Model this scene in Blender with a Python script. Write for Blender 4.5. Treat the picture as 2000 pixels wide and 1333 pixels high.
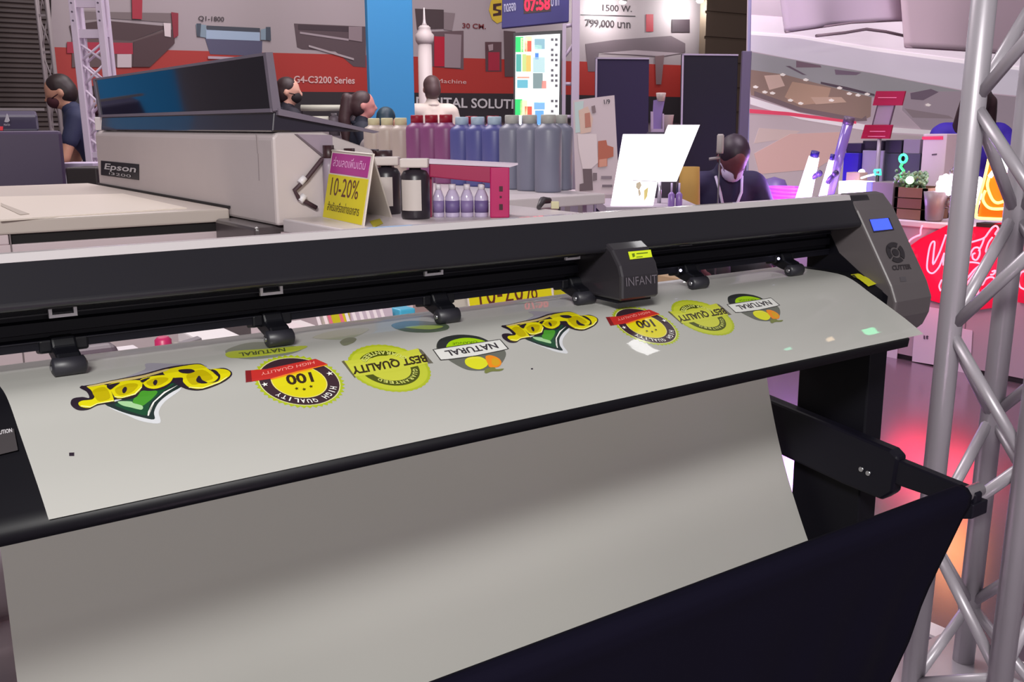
import bpy, bmesh, math, random
from mathutils import Vector, Matrix
random.seed(7)
for o in list(bpy.data.objects): bpy.data.objects.remove(o)
SC = bpy.context.scene
COL = SC.collection

# ------------------------------------------------------------ camera
F, CX, CY = 1950.0, 1000.0, 666.5
CAM = Vector((0, 0, 1.28))
def _axes():
    roll, vx, vy = 0.0035, 3783.0, 233.0
    hc = vy + (vx - CX) * math.tan(roll)
    pitch = math.atan((CY - hc) * math.cos(roll) / F)
    up = Vector((-math.sin(roll) * math.cos(pitch), -math.cos(roll) * math.cos(pitch), -math.sin(pitch)))
    dx = Vector((vx - CX, vy - CY, F)).normalized()
    dx = (dx - up * dx.dot(up)).normalized()
    return Matrix((dx, up.cross(dx), up))
RM = _axes()                       # camera axes (right, down, forward) -> world
cam = bpy.data.objects.new('camera', bpy.data.cameras.new('camera'))
COL.objects.link(cam)
rot = (RM @ Matrix(((1, 0, 0), (0, -1, 0), (0, 0, -1)))).to_4x4()
cam.matrix_world = Matrix.Translation(CAM) @ rot
cam.data.sensor_width = 36.0
cam.data.lens = F / 2000.0 * 36.0
cam.data.clip_start = 0.05
SC.camera = cam

# ------------------------------------------------------------ world, lamps, exposure
SC.view_settings.view_transform = 'Standard'
SC.view_settings.look = 'None'
SC.view_settings.gamma = 1.0
SC.view_settings.exposure = 0.0
SC.view_settings.use_curve_mapping = False
w = bpy.data.worlds.new('hall'); SC.world = w; w.use_nodes = True
w.node_tree.nodes['Background'].inputs[0].default_value = (0.62, 0.56, 0.62, 1)
w.node_tree.nodes['Background'].inputs[1].default_value = 0.25
def area(name, loc, target, size, energy, col=(1, 1, 1), sy=None):
    l = bpy.data.lights.new(name, 'AREA'); l.energy = energy; l.color = col
    l.shape = 'RECTANGLE'; l.size = size; l.size_y = sy or size
    o = bpy.data.objects.new(name, l); COL.objects.link(o); o.location = loc
    o.rotation_euler = (Vector(target) - Vector(loc)).to_track_quat('-Z', 'Y').to_euler()
    return o
area('hall_lamp_front', (-1.0, -1.1, 2.78), (0.8, 1.1, 0.7), 1.0, 130, (1.0, 0.98, 0.95), 0.25)
area('hall_fill_front', (0.2, -4.2, 1.9), (0.8, 1.2, 0.7), 4.0, 64, (1.0, 0.96, 0.94), 2.0)
area('hall_lamp_mid', (1.2, 5.6, 5.2), (1.1, 2.6, 0.9), 2.5, 215, (1.0, 0.92, 0.93))
area('hall_lamp_back', (4.5, 7.6, 5.2), (5.0, 10.5, 1.0), 3.5, 235, (1.0, 0.93, 0.95))
area('hall_lamp_right', (4.5, 2.6, 4.8), (6.6, 6.4, 2.0), 2.0, 185, (1.0, 0.86, 0.98))

# ------------------------------------------------------------ pixel -> world
def ray(px, py): return RM @ Vector((px - CX, py - CY, F))
def onX(px, py, v): d = ray(px, py); return CAM + d * ((v - CAM.x) / d.x)
def onY(px, py, v): d = ray(px, py); return CAM + d * ((v - CAM.y) / d.y)
def onZ(px, py, v): d = ray(px, py); return CAM + d * ((v - CAM.z) / d.z)
FH = Vector((RM[0][2], RM[1][2], 0)).normalized()     # horizontal view direction
RT = Vector((FH.y, -FH.x, 0))                          # horizontal right
AZ = math.atan2(FH.x, FH.y)
def PX(v): return (Vector((v, 0, 0)), Vector((-1, 0, 0)))
def PY(v): return (Vector((0, v, 0)), Vector((0, -1, 0)))
def PZ(v): return (Vector((0, 0, v)), Vector((0, 0, 1)))
def PV(D): return (CAM + FH * D, -FH)
def PP(p, n): return (Vector(p), Vector(n).normalized())
def hit(pl, px, py):
    d = ray(px, py); p, n = pl
    return CAM + d * ((p - CAM).dot(n) / d.dot(n))
def vz(D, py, px=1000): return hit(PV(D), px, py)

# ------------------------------------------------------------ materials
def lin(c):
    c = c / 255.0
    return c / 12.92 if c <= 0.04045 else ((c + 0.055) / 1.055) ** 2.4
MATS = {}
def M(rgb, rough=0.5, metal=0.0, emit=0.0, alpha=1.0, noise=0.0, coat=0.0, trans=0.0, scale=8.0, spec=0.5, name=None):
    key = (rgb, rough, metal, emit, alpha, noise, coat, trans, scale, spec)
    if key in MATS: return MATS[key]
    m = bpy.data.materials.new(name or 'material'); m.use_nodes = True
    nt = m.node_tree; b = nt.nodes['Principled BSDF']
    c = tuple(lin(v) for v in rgb) + (1,)
    b.inputs['Base Color'].default_value = c
    b.inputs['Roughness'].default_value = rough
    b.inputs['Metallic'].default_value = metal
    b.inputs['Specular IOR Level'].default_value = spec
    b.inputs['Coat Weight'].default_value = coat
    b.inputs['Coat Roughness'].default_value = 0.05
    b.inputs['Alpha'].default_value = alpha
    b.inputs['Transmission Weight'].default_value = trans
    if emit:
        b.inputs['Emission Color'].default_value = c
        b.inputs['Emission Strength'].default_value = emit
    if noise:
        tc = nt.nodes.new('ShaderNodeTexCoord'); n = nt.nodes.new('ShaderNodeTexNoise')
        n.inputs['Scale'].default_value = scale; n.inputs['Detail'].default_value = 3
        r = nt.nodes.new('ShaderNodeMapRange')
        r.inputs['To Min'].default_value = 1 - noise; r.inputs['To Max'].default_value = 1 + noise
        mx = nt.nodes.new('ShaderNodeVectorMath'); mx.operation = 'SCALE'
        mx.inputs[0].default_value = c[:3]
        nt.links.new(tc.outputs['Object'], n.inputs['Vector'])
        nt.links.new(n.outputs['Fac'], r.inputs['Value'])
        nt.links.new(r.outputs['Result'], mx.inputs['Scale'])
        nt.links.new(mx.outputs[0], b.inputs['Base Color'])
    MATS[key] = m
    return m

# ------------------------------------------------------------ objects
INV = {}
def thing(name, label, cat, loc=(0, 0, 0), rz=0.0, group=None):
    o = bpy.data.objects.new(name, None); COL.objects.link(o)
    o.location = loc; o.rotation_euler = (0, 0, rz)
    INV[o] = (Matrix.Translation(Vector(loc)) @ Matrix.Rotation(rz, 4, 'Z')).inverted()
    return tag(o, label, cat, group)
def tag(o, label, cat, group=None):
    o['label'] = label; o['category'] = cat
    if group: o['group'] = group
    return o
def struct(o): o['kind'] = 'structure'; return o
def recopy(root, delta, label=None, group=None):
    r = root.copy(); COL.objects.link(r); r.location = root.location + Vector(delta)
    if label: r['label'] = label
    if group: r['group'] = group
    for ch in list(root.children):
        c = ch.copy(); COL.objects.link(c); c.parent = r
        for g in ch.children:
            d = g.copy(); COL.objects.link(d); d.parent = c
    return r

TXT = {}
def text2d(s, bold=0.0):
    if (s, bold) in TXT: return TXT[(s, bold)]
    c = bpy.data.curves.new('t', 'FONT'); c.body = s; c.offset = bold; c.resolution_u = 3
    o = bpy.data.objects.new('t', c); COL.objects.link(o)
    dg = bpy.context.evaluated_depsgraph_get(); e = o.evaluated_get(dg); m = e.to_mesh()
    v = [(p.co.x, p.co.y) for p in m.vertices]; f = [tuple(p.vertices) for p in m.polygons]
    e.to_mesh_clear(); bpy.data.objects.remove(o); bpy.data.curves.remove(c)
    if v:
        x0 = min(p[0] for p in v); x1 = max(p[0] for p in v); y0 = min(p[1] for p in v); y1 = max(p[1] for p in v)
        v = [((p[0] - x0) / max(1e-6, x1 - x0), (p[1] - y0) / max(1e-6, y1 - y0)) for p in v]
    TXT[(s, bold)] = (v, f)
    return v, f

class MB:
    """collects shapes in world coordinates and links them as ONE mesh object"""
    def __init__(s): s.bm = bmesh.new(); s.mats = []; s.mi = 0
    def use(s, m):
        if m not in s.mats: s.mats.append(m)
        s.mi = s.mats.index(m); return s
    def _f(s, vs, smooth=False):
        try: f = s.bm.faces.new(vs)
        except ValueError: return None
        f.material_index = s.mi; f.smooth = smooth; return f
    def prism(s, ring, vec, smooth=False):
        vec = Vector(vec); a = [s.bm.verts.new(Vector(p)) for p in ring]; b = [s.bm.verts.new(Vector(p) + vec) for p in ring]
        n = len(a); s._f(a[::-1]); s._f(b)
        for i in range(n): s._f((a[i], a[(i + 1) % n], b[(i + 1) % n], b[i]), smooth)
        return s
    def box(s, x0, x1, y0, y1, z0, z1):
        return s.prism([(x0, y0, z0), (x1, y0, z0), (x1, y1, z0), (x0, y1, z0)], (0, 0, z1 - z0))
    def obox(s, c, ax, ay, az):      # oriented box from centre and half axes
        c, ax, ay, az = map(Vector, (c, ax, ay, az))
        return s.prism([c - ax - ay - az, c + ax - ay - az, c + ax + ay - az, c - ax + ay - az], az * 2)
    def vbox(s, p, w, d, h, rz=None):   # upright box, base centre p, turned to face the view by default
        a = -AZ if rz is None else rz
        ux = Vector((math.cos(a), math.sin(a), 0)); uy = Vector((-math.sin(a), math.cos(a), 0))
        return s.obox(Vector(p) + Vector((0, 0, h / 2)), ux * w / 2, uy * d / 2, Vector((0, 0, h / 2)))
    def profx(s, yz, x0, x1, smooth=False): return s.prism([(x0, y, z) for y, z in yz], (x1 - x0, 0, 0), smooth)
    def profy(s, xz, y0, y1, smooth=False): return s.prism([(x, y0, z) for x, z in xz], (0, y1 - y0, 0), smooth)
    def profz(s, xy, z0, z1, smooth=False): return s.prism([(x, y, z0) for x, y in xy], (0, 0, z1 - z0), smooth)
    def tube(s, path, r, n=10, caps=True):
        P = [Vector(p) for p in path]; R = r if isinstance(r, (list, tuple)) else [r] * len(P)
        rings = []; prev = None
        for i, p in enumerate(P):
            t = (P[min(i + 1, len(P) - 1)] - P[max(i - 1, 0)]).normalized()
            u = prev - t * prev.dot(t) if prev else t.orthogonal()
            if u.length < 1e-6: u = t.orthogonal()
            u.normalize(); prev = u; v = t.cross(u)
            rings.append([s.bm.verts.new(p + (u * math.cos(2 * math.pi * k / n) + v * math.sin(2 * math.pi * k / n)) * R[i]) for k in range(n)])
        for a, b in zip(rings, rings[1:]):
            for k in range(n): s._f((a[k], a[(k + 1) % n], b[(k + 1) % n], b[k]), True)
        if caps: s._f(rings[0][::-1]); s._f(rings[-1])
        return s
    def lathe(s, c, prof, n=24, axis=(0, 0, 1)):   # prof: (radius, height)
        ax = Vector(axis).normalized(); c = Vector(c)
        return s.tube2([(c + ax * h, r) for r, h in prof], ax, n)
    def tube2(s, pr, ax, n):
        u = ax.orthogonal().normalized(); v = ax.cross(u); rings = []
        for p, r in pr:
            rings.append([s.bm.verts.new(p + (u * math.cos(2 * math.pi * k / n) + v * math.sin(2 * math.pi * k / n)) * max(r, 1e-4)) for k in range(n)])
        for a, b in zip(rings, rings[1:]):
            for k in range(n): s._f((a[k], a[(k + 1) % n], b[(k + 1) % n], b[k]), True)
        s._f(rings[0][::-1]); s._f(rings[-1]); return s
    def ball(s, c, r, seg=14, ring=9, M3=None):
        rr = r if isinstance(r, (list, tuple)) else (r, r, r)
        mt = Matrix.Translation(Vector(c)) @ (M3.to_4x4() if M3 else Matrix()) @ Matrix.Diagonal((rr[0], rr[1], rr[2], 1))
        g = bmesh.ops.create_uvsphere(s.bm, u_segments=seg, v_segments=ring, radius=1, matrix=mt)
        for f in {f for v in g['verts'] for f in v.link_faces}: f.material_index = s.mi; f.smooth = True
        return s
    def flat(s, pts, pl, th=0.004, off=0.0):      # outline given by pixels, standing on plane pl, with thickness th behind it
        n = pl[1]; q = [hit(pl, *p) + n * off for p in pts]
        return s.prism(q, -n * th)
    def grid(s, fn, nu, nv, smooth=True):
        vs = [[s.bm.verts.new(Vector(fn(i / nu, j / nv))) for j in range(nv + 1)] for i in range(nu + 1)]
        for i in range(nu):
            for j in range(nv): s._f((vs[i][j], vs[i + 1][j], vs[i + 1][j + 1], vs[i][j + 1]), smooth)
        return s
    def text(s, t, bl, br, tl, bold=0.0):         # lettering stretched over a box given by three world corners
        bl, br, tl = map(Vector, (bl, br, tl)); v, f = text2d(t, bold)
        vs = [s.bm.verts.new(bl + (br - bl) * a + (tl - bl) * b) for a, b in v]
        for q in f: s._f([vs[i] for i in q])
        return s
    def ptext(s, t, bl, br, tl, pl, off=0.001, bold=0.0):
        n = pl[1]
        return s.text(t, *[hit(pl, *p) + n * off for p in (bl, br, tl)], bold=bold)
    def build(s, name, mat=None, parent=None, bevel=0.0, seg=2, solid=0.0, sub=0, local=False, normals=True, remesh=0.0):
        bm = s.bm
        if mat is not None and not s.mats: s.mats = mat if isinstance(mat, list) else [mat]
        if normals: bmesh.ops.recalc_face_normals(bm, faces=bm.faces)
        q = parent; inv = Matrix()
        while q is not None and not local:
            if q in INV: inv = INV[q]; break
            q = q.parent
        if not local: bm.transform(inv)
        me = bpy.data.meshes.new(name); bm.to_mesh(me); bm.free()
        for m in s.mats: me.materials.append(m)
        o = bpy.data.objects.new(name, me); COL.objects.link(o)
        if parent is not None: o.parent = parent
        if remesh:
            r = o.modifiers.new('r', 'REMESH'); r.mode = 'VOXEL'; r.voxel_size = remesh; r.use_smooth_shade = True
            k = o.modifiers.new('s', 'SMOOTH'); k.iterations = 3; k.factor = 0.5
        if solid: k = o.modifiers.new('t', 'SOLIDIFY'); k.thickness = solid; k.offset = -1
        if sub: k = o.modifiers.new('u', 'SUBSURF'); k.levels = k.render_levels = sub
        if bevel:
            k = o.modifiers.new('b', 'BEVEL'); k.width = bevel; k.segments = seg; k.limit_method = 'ANGLE'; k.angle_limit = 0.7
        return o

# common materials
BLACK = M((22, 20, 26), 0.38); BLACKM = M((15, 14, 20), 0.6); GLOSSK = M((40, 37, 41), 0.25, coat=0.3)
WHITE = M((225, 220, 220), 0.5); CREAM = M((214, 205, 196), 0.45, noise=0.03); STEEL = M((190, 190, 195), 0.3, 1.0)
ALU = M((182, 176, 184), 0.38, 0.3, noise=0.06); SKIN = M((190, 140, 115), 0.55); DARKT = M((30, 26, 28), 0.5)

# ============================================================ SETTING
fl = MB(); fl.box(-6, 16, -5, 14, -0.05, 0.0)
struct(fl.build('floor', M((140, 122, 138), 0.2, 0.7, noise=0.02, scale=1.5)))
st = MB(); st.box(2.215, 2.275, -1.0, 3.2, 0.0, 0.008)
struct(st.build('trim_1', M((236, 226, 230), 0.5)))
YB = 11.2
wb = MB(); wb.box(-3, 15, YB, YB + 0.15, 0, 6)
struct(wb.build('wall_back', M((150, 138, 140), 0.8, noise=0.03)))
# dark ribbed roller shutter in the back wall
sh = MB()
xl = onY(-140, 100, YB - 0.12).x; xr = onY(104, 100, YB - 0.12).x
for i in range(100):
    z = i * 0.047
    sh.profx([(YB - 0.10, z), (YB - 0.116, z + 0.012), (YB - 0.116, z + 0.034), (YB - 0.10, z + 0.047)], xl, xr)
struct(sh.build('door_1', M((66, 55, 52), 0.6)))
# brown ribbed panelling right of the banner
bp = MB(); x0 = onY(1376, 60, YB - 0.4).x; x1 = onY(1475, 60, YB - 0.4).x
bp.box(x0, x1, YB - 0.4, YB - 0.3, 0, 5)
for i in range(14): bp.box(x0, x1, YB - 0.425, YB - 0.4, i * 0.36 + 0.02, i * 0.36 + 0.34)
struct(bp.build('wall_panelling', M((88, 74, 60), 0.7)))

# ============================================================ EXHIBITION BANNER on the back wall
PB = PY(YB - 0.06)
ban = thing('exhibition_banner', 'long wall banner picturing printing machines over a red and a black band', 'banner', hit(PB, 700, 100))
b = MB(); b.flat([(100, -60), (1382, -40), (1382, 236), (100, 236)], PB, 0.03)
b.build('banner_sheet', M((158, 146, 148), 0.7, noise=0.03, scale=1.2), ban)
b = MB(); b.flat([(100, 92), (720, 108), (1130, 120), (1345, 128), (1345, 190), (1000, 183), (690, 180), (350, 178), (100, 176)], PB, 0.004, 0.003)
b.build('red_band', M((160, 44, 36), 0.6), ban)
b = MB(); b.flat([(100, 176), (350, 178), (690, 180), (1000, 183), (1345, 190), (1345, 240), (100, 236)], PB, 0.004, 0.003)
b.build('black_band', M((40, 34, 38), 0.6), ban)
def art(name, items, base=0.006):
    m = MB()
    for i, (rgb, pts) in enumerate(items):
        m.use(M(rgb, 0.6)); m.flat(pts, PB, 0.002, base + 0.0025 * i)
    return m.build(name, None, ban)
art('printed_machine', [((140, 128, 128), [(150, 20), (215, 20), (215, 60), (150, 60)]), ((112, 98, 98), [(140, 22), (345, 26), (346, 72), (331, 74), (327, 44), (215, 36), (140, 40)]),
    ((70, 48, 50), [(135, 50), (200, 40), (332, 52), (256, 80), (140, 74)]), ((90, 70, 70), [(140, 74), (256, 80), (332, 54), (340, 84), (292, 130), (140, 132)]),
    ((160, 30, 55), [(130, 82), (258, 84), (259, 106), (130, 104)]), ((190, 175, 178), [(228, 106), (256, 106), (256, 132), (228, 132)]),
    ((70, 45, 48), [(260, 82), (340, 56), (340, 85), (292, 131), (258, 131)]), ((130, 28, 45), [(333, 24), (347, 26), (347, 70), (338, 75)]), ((155, 28, 48), [(256, -12), (277, -12), (276, 38), (257, 37)]), ((205, 190, 190), [(318, 45), (332, 46), (332, 73), (320, 71)])])
art('printed_machine', [((78, 76, 100), [(400, 74), (512, 80), (511, 110), (410, 106)]), ((150, 168, 188), [(402, 56), (507, 62), (507, 80), (402, 76)]), ((58, 62, 72), [(403, 50), (507, 55), (507, 63), (403, 58)]),
    ((120, 138, 150), [(382, 47), (402, 49), (402, 74), (384, 71)]), ((62, 70, 82), [(383, 46), (392, 46), (390, 72), (384, 71)]), ((120, 138, 150), [(508, 58), (526, 54), (527, 79), (508, 78)]), ((62, 70, 82), [(518, 53), (527, 53), (528, 80), (518, 78)]), ((170, 150, 160), [(405, 110), (500, 113), (500, 118), (405, 115)])])
art('printed_machine', [((82, 66, 70), [(574, 46), (714, 52), (714, 132), (690, 130), (655, 100), (590, 96), (580, 92)]), ((60, 46, 52), [(582, 48), (680, 52), (680, 62), (582, 58)]), ((150, 136, 140), [(585, 62), (680, 76), (680, 80), (585, 66)]),
    ((132, 116, 120), [(680, 52), (706, 52), (706, 82), (680, 78)]), ((160, 148, 150), [(602, 88), (690, 114), (690, 118), (602, 92)])])
art('printed_machine', [((96, 76, 80), [(843, 62), (905, 60), (905, 136), (843, 130)]), ((70, 56, 58), [(810, 17), (866, 19), (866, 56), (814, 58)]), ((128, 114, 116), [(866, 24), (888, 26), (882, 60), (866, 58)]),
    ((170, 20, 46), [(847, 71), (867, 72), (867, 130), (847, 130)]), ((140, 124, 128), [(867, 66), (900, 68), (898, 133), (867, 132)])])
art('printed_machine', [((82, 54, 58), [(947, 82), (979, 82), (979, 140), (948, 140)]), ((150, 26, 50), [(953, 102), (975, 102), (975, 138), (953, 138)]), ((78, 60, 62), [(983, 60), (1006, 62), (1006, 150), (985, 150)]), ((150, 130, 132), [(952, 88), (962, 86), (962, 98), (954, 100)])])
art('printed_machine', [((104, 90, 96), [(1143, 86), (1200, 78), (1310, 70), (1338, 85), (1338, 102), (1290, 112), (1240, 108), (1170, 102), (1162, 140), (1148, 140)]), ((165, 150, 155), [(1172, 104), (1240, 98), (1330, 104), (1290, 110), (1240, 107)]),
    ((165, 30, 48), [(1261, 28), (1275, 28), (1275, 62), (1261, 62)]), ((60, 48, 54), [(1311, 38), (1346, 38), (1346, 63), (1311, 63)]), ((120, 96, 98), [(1278, 110), (1296, 108), (1290, 165), (1280, 165)])])
art('starburst_print', [((196, 168, 48), [(954, 20), (958, 2), (968, -6), (984, -4), (990, 20), (984, 40), (970, 46), (960, 38)]), ((60, 30, 30), [(962, 8), (978, 6), (978, 11), (968, 13), (968, 18), (978, 20), (978, 30), (962, 32), (962, 27), (972, 25), (972, 22), (962, 20)])], 0.012)
def line(txt, rgb, bl, br, tl, bold=0.02):
    t = MB(); t.ptext(txt, bl, br, tl, PB, 0.012, bold); t.build('lettering', M(rgb, 0.6), ban)
DK = (50, 40, 44)
line('Q1-1800', DK, (387, 42), (437, 44), (387, 31), 0.01)
line('1500 W.', DK, (1176, 22), (1233, 24), (1176, 9)); line('799,000 บาท', DK, (1143, 54), (1230, 58), (1143, 37))
t = MB(); t.flat([(1133, 28), (1240, 31), (1240, 33), (1133, 30)], PB, 0.002, 0.012); t.build('ruled_line', M(DK, 0.6), ban)
line('30 CM.', (110, 40, 44), (902, 55), (948, 57), (902, 45))
line('G4-C3200 Series', (206, 170, 165), (573, 162), (692, 164), (573, 148)); line('Machine', (206, 170, 165), (852, 162), (910, 164), (852, 154), 0.0)
line('YOUR', (190, 186, 186), (665, 207), (735, 208), (665, 191)); line('DIGITAL SOLUTIONS', (190, 186, 186), (812, 209), (1052, 214), (812, 189))

# two spot lamps with their glare over the banner
for px, py, lb in ((1216, 4, 'small white spotlight glaring on the banner beside the 1500 W. lettering'), (1367, 2, 'small white spotlight at the right end of the banner')):
    c = hit(PY(YB - 0.5), px, py)
    s = thing('spotlight', lb, 'spotlight', c, group='spotlights over the banner')
    m = MB(); m.lathe(c + Vector((0, -0.02, 0.02)), [(0.05, 0), (0.055, 0.06), (0.04, 0.16), (0.02, 0.2)], 14, (0, -0.4, 0.9)); m.build('lamp_housing', WHITE, s)
    m = MB(); m.ball(c, (0.05, 0.05, 0.03)); m.build('lamp_lens', M((255, 250, 252), 0.5, emit=12), s)
    m = MB(); m.tube([c + Vector((0, -0.06, 0.18)), c + Vector((0, 0.2, 0.35)), c + Vector((0, 0.40, 0.35))], 0.012, 6); m.build('bracket', STEEL, s)
    lt = bpy.data.lights.new('spotlight_beam', 'POINT'); lt.energy = 25; lt.shadow_soft_size = 0.05
    lo = bpy.data.objects.new('spotlight_beam', lt); COL.objects.link(lo); lo.location = c + Vector((0, 0.12, -0.08))

# ============================================================ BLUE COLUMN, WHITE TOWER
pl = PY(8.2)
xa, xb = hit(pl, 720, 100).x, hit(pl, 808, 100).x
c = thing('advertising_column', 'tall bright blue square column between the two halves of the banner', 'column', ((xa + xb) / 2, 8.4, 0))
m = MB(); m.box(xa, xb, 8.2, 8.255, 0, 4.2); m.build('column_shaft', M((58, 138, 190), 0.5, noise=0.02, scale=0.8), c, bevel=0.01)
m = MB(); m.box(xa - 0.03, xb + 0.03, 8.17, 8.29, 0, 0.1); m.build('column_base', M((40, 70, 110), 0.5), c)
D = 10.8; s = D / 1994
p0 = vz(D, 60, 829); ctr = Vector((p0.x, p0.y, 0)); zz = lambda y: vz(D, y, 829).z
tw = thing('tower_model', 'slim white tower model with a needle spire beside the blue column', 'tower', ctr)
m = MB(); m.lathe(ctr, [(0.16, 0), (0.16, 0.2), (0.085, 0.25), (14.5 * s, 0.6), (13.2 * s, zz(86))], 20); m.build('tower_shaft', M((205, 192, 190), 0.5), tw)
m = MB(); m.lathe(ctr, [(14 * s, zz(86)), (17.5 * s, zz(80)), (18 * s, zz(68)), (14 * s, zz(64)), (11.5 * s, zz(56)), (12 * s, zz(54)), (8 * s, zz(50))], 20); m.build('tower_balcony', M((205, 192, 190), 0.5), tw)
m = MB(); m.lathe(ctr, [(6 * s, zz(50)), (3 * s, zz(44)), (2.2 * s, zz(36)), (1.2 * s, zz(15))], 12); m.build('spire', M((215, 205, 205), 0.5), tw)

# ============================================================ THIN LADDER TRUSS and WHITE TRUSS at left
def truss(name, label, chords, z0, z1, r, nodes, mat, faces=None, rb=None, square=False, group=None, plates=(), lean=0.0):
    """four upright chords and zig-zag braces, every chord and brace a part of its own"""
    ctr = sum((Vector((x, y, 0)) for x, y in chords), Vector()) / len(chords)
    t = thing(name, label, 'truss', ctr, group=group)
    LN = lambda z: RT * lean * (z - 1.06) + Vector((0, 0, z))
    for x, y in chords:
        m = MB(); c_ = Vector((x, y, 0))
        if square:
            p_ = c_ + LN(z0); m.prism([p_ - RT * r - FH * r, p_ + RT * r - FH * r, p_ + RT * r + FH * r, p_ - RT * r + FH * r], LN(z1) - LN(z0)); m.build('chord', mat, t, bevel=r * 0.25)
        else:
            m.tube([c_ + LN(z0), c_ + LN(z1)], r, 16); m.build('chord', mat, t)
    rb = rb or r * 0.42
    for (i, j, ph) in faces:
        a, b2 = Vector((*chords[i], 0)), Vector((*chords[j], 0))
        for k in range(len(nodes) - 1):
            p, q = (a, b2) if (k + ph) % 2 == 0 else (b2, a)
            m = MB(); m.tube([p + LN(nodes[k]), q + LN(nodes[k + 1])], rb, 8); m.build('brace', mat, t)
    for (i, j, z, h) in plates:
        a, b2 = Vector((*chords[i], 0)) + LN(z), Vector((*chords[j], 0)) + LN(z); m = MB()
        d = (b2 - a); n = Vector((-d.y, d.x, 0)).normalized()
        m.obox((a + b2) / 2, d / 2, n * r * 0.6, (0, 0, h / 2)); m.build('cross_bar', mat, t)
    m = MB(); m.profz([(ctr.x + sx * 0.22, ctr.y + sy * 0.22) for sx, sy in ((-1, -1), (1, -1), (1, 1), (-1, 1))], z0 - 0.012, z0)
    m.build('base_plate', mat, t)
    return t
def at(px, py, D): p = vz(D, py, px); return (p.x, p.y)
WT = M((214, 198, 216), 0.4)
a, b2 = at(81, 60, 9.4), at(101, 60, 9.4); a2, b3 = at(84, 60, 9.6), at(103, 60, 9.6)
nn = [0.012 + 0.32 * i for i in range(13)]
truss('ladder_truss', 'thin pale metal ladder truss standing at the edge of the dark shutter', [a, b2, b3, a2], 0.012, 4.0, 0.016, nn, M((150, 140, 140), 0.5), [(0, 1, 0), (3, 2, 1)], 0.007,
      plates=[(0, 1, z, 0.02) for z in nn[1:]], lean=-0.018)
D = 5.6
a, b2 = at(166, 200, D), at(217, 200, D)
dv = (Vector(a) - Vector(b2)).length
c4 = (b2[0] + FH.x * dv - RT.x * dv * .2, b2[1] + FH.y * dv - RT.y * dv * .2); d4 = (a[0] + FH.x * dv - RT.x * dv * .2, a[1] + FH.y * dv - RT.y * dv * .2)
zn = [vz(D, y, 175).z for y in (310, 268, 226, 170, 122, 82)]
low = [zn[0] - 0.16 * k for k in range(6, 0, -1)]
allz = [z for z in low if z > 0.1] + zn
truss('box_truss', 'white perforated box truss pillar behind the large white flatbed printer', [a, b2, c4, d4], 0.012, 3.2, 0.019, allz, WT, [(0, 1, 0), (0, 1, 1), (0, 3, 0), (0, 3, 1), (3, 2, 0)], 0.007, True,
      plates=[(0, 1, vz(D, 66, 175).z, 0.045), (0, 1, vz(D, 5, 175).z, 0.05), (3, 2, vz(D, 62, 175).z, 0.045), (0, 3, vz(D, 62, 175).z, 0.04), (1, 2, vz(D, 62, 175).z, 0.04), (0, 1, zn[0] + 0.02, 0.03)], lean=-0.018)
bo = MB()
for q, n_ in ((a, 8), (b2, 8)):
    for k in range(n_):
        z = vz(D, 60, 175).z + 0.05 + k * 0.045; q_ = -0.018 * (z - 1.06)
        if k not in (3,): bo.lathe((q[0] - FH.x * 0.025 + RT.x * q_, q[1] - FH.y * 0.025 + RT.y * q_, z), [(0.005, -0.002), (0.005, 0.003)], 8, -FH)
tr = [o for o in bpy.data.objects if o.name.startswith('box_truss')][0]
bo.build('bolt_holes', M((90, 80, 95), 0.6), tr)

# blue booth panel left of the frame (mirrored in the printer's hood) 
bb = thing('booth_panel', 'blue booth panel left of the shutter, mirrored in the smoked printer hood', 'panel', (-0.55, 9.0, 0))
m = MB(); m.box(-0.9, -0.22, 9.0, 9.05, 0, 3.2); m.build('panel_sheet', M((40, 150, 210), 0.5), bb)

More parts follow.
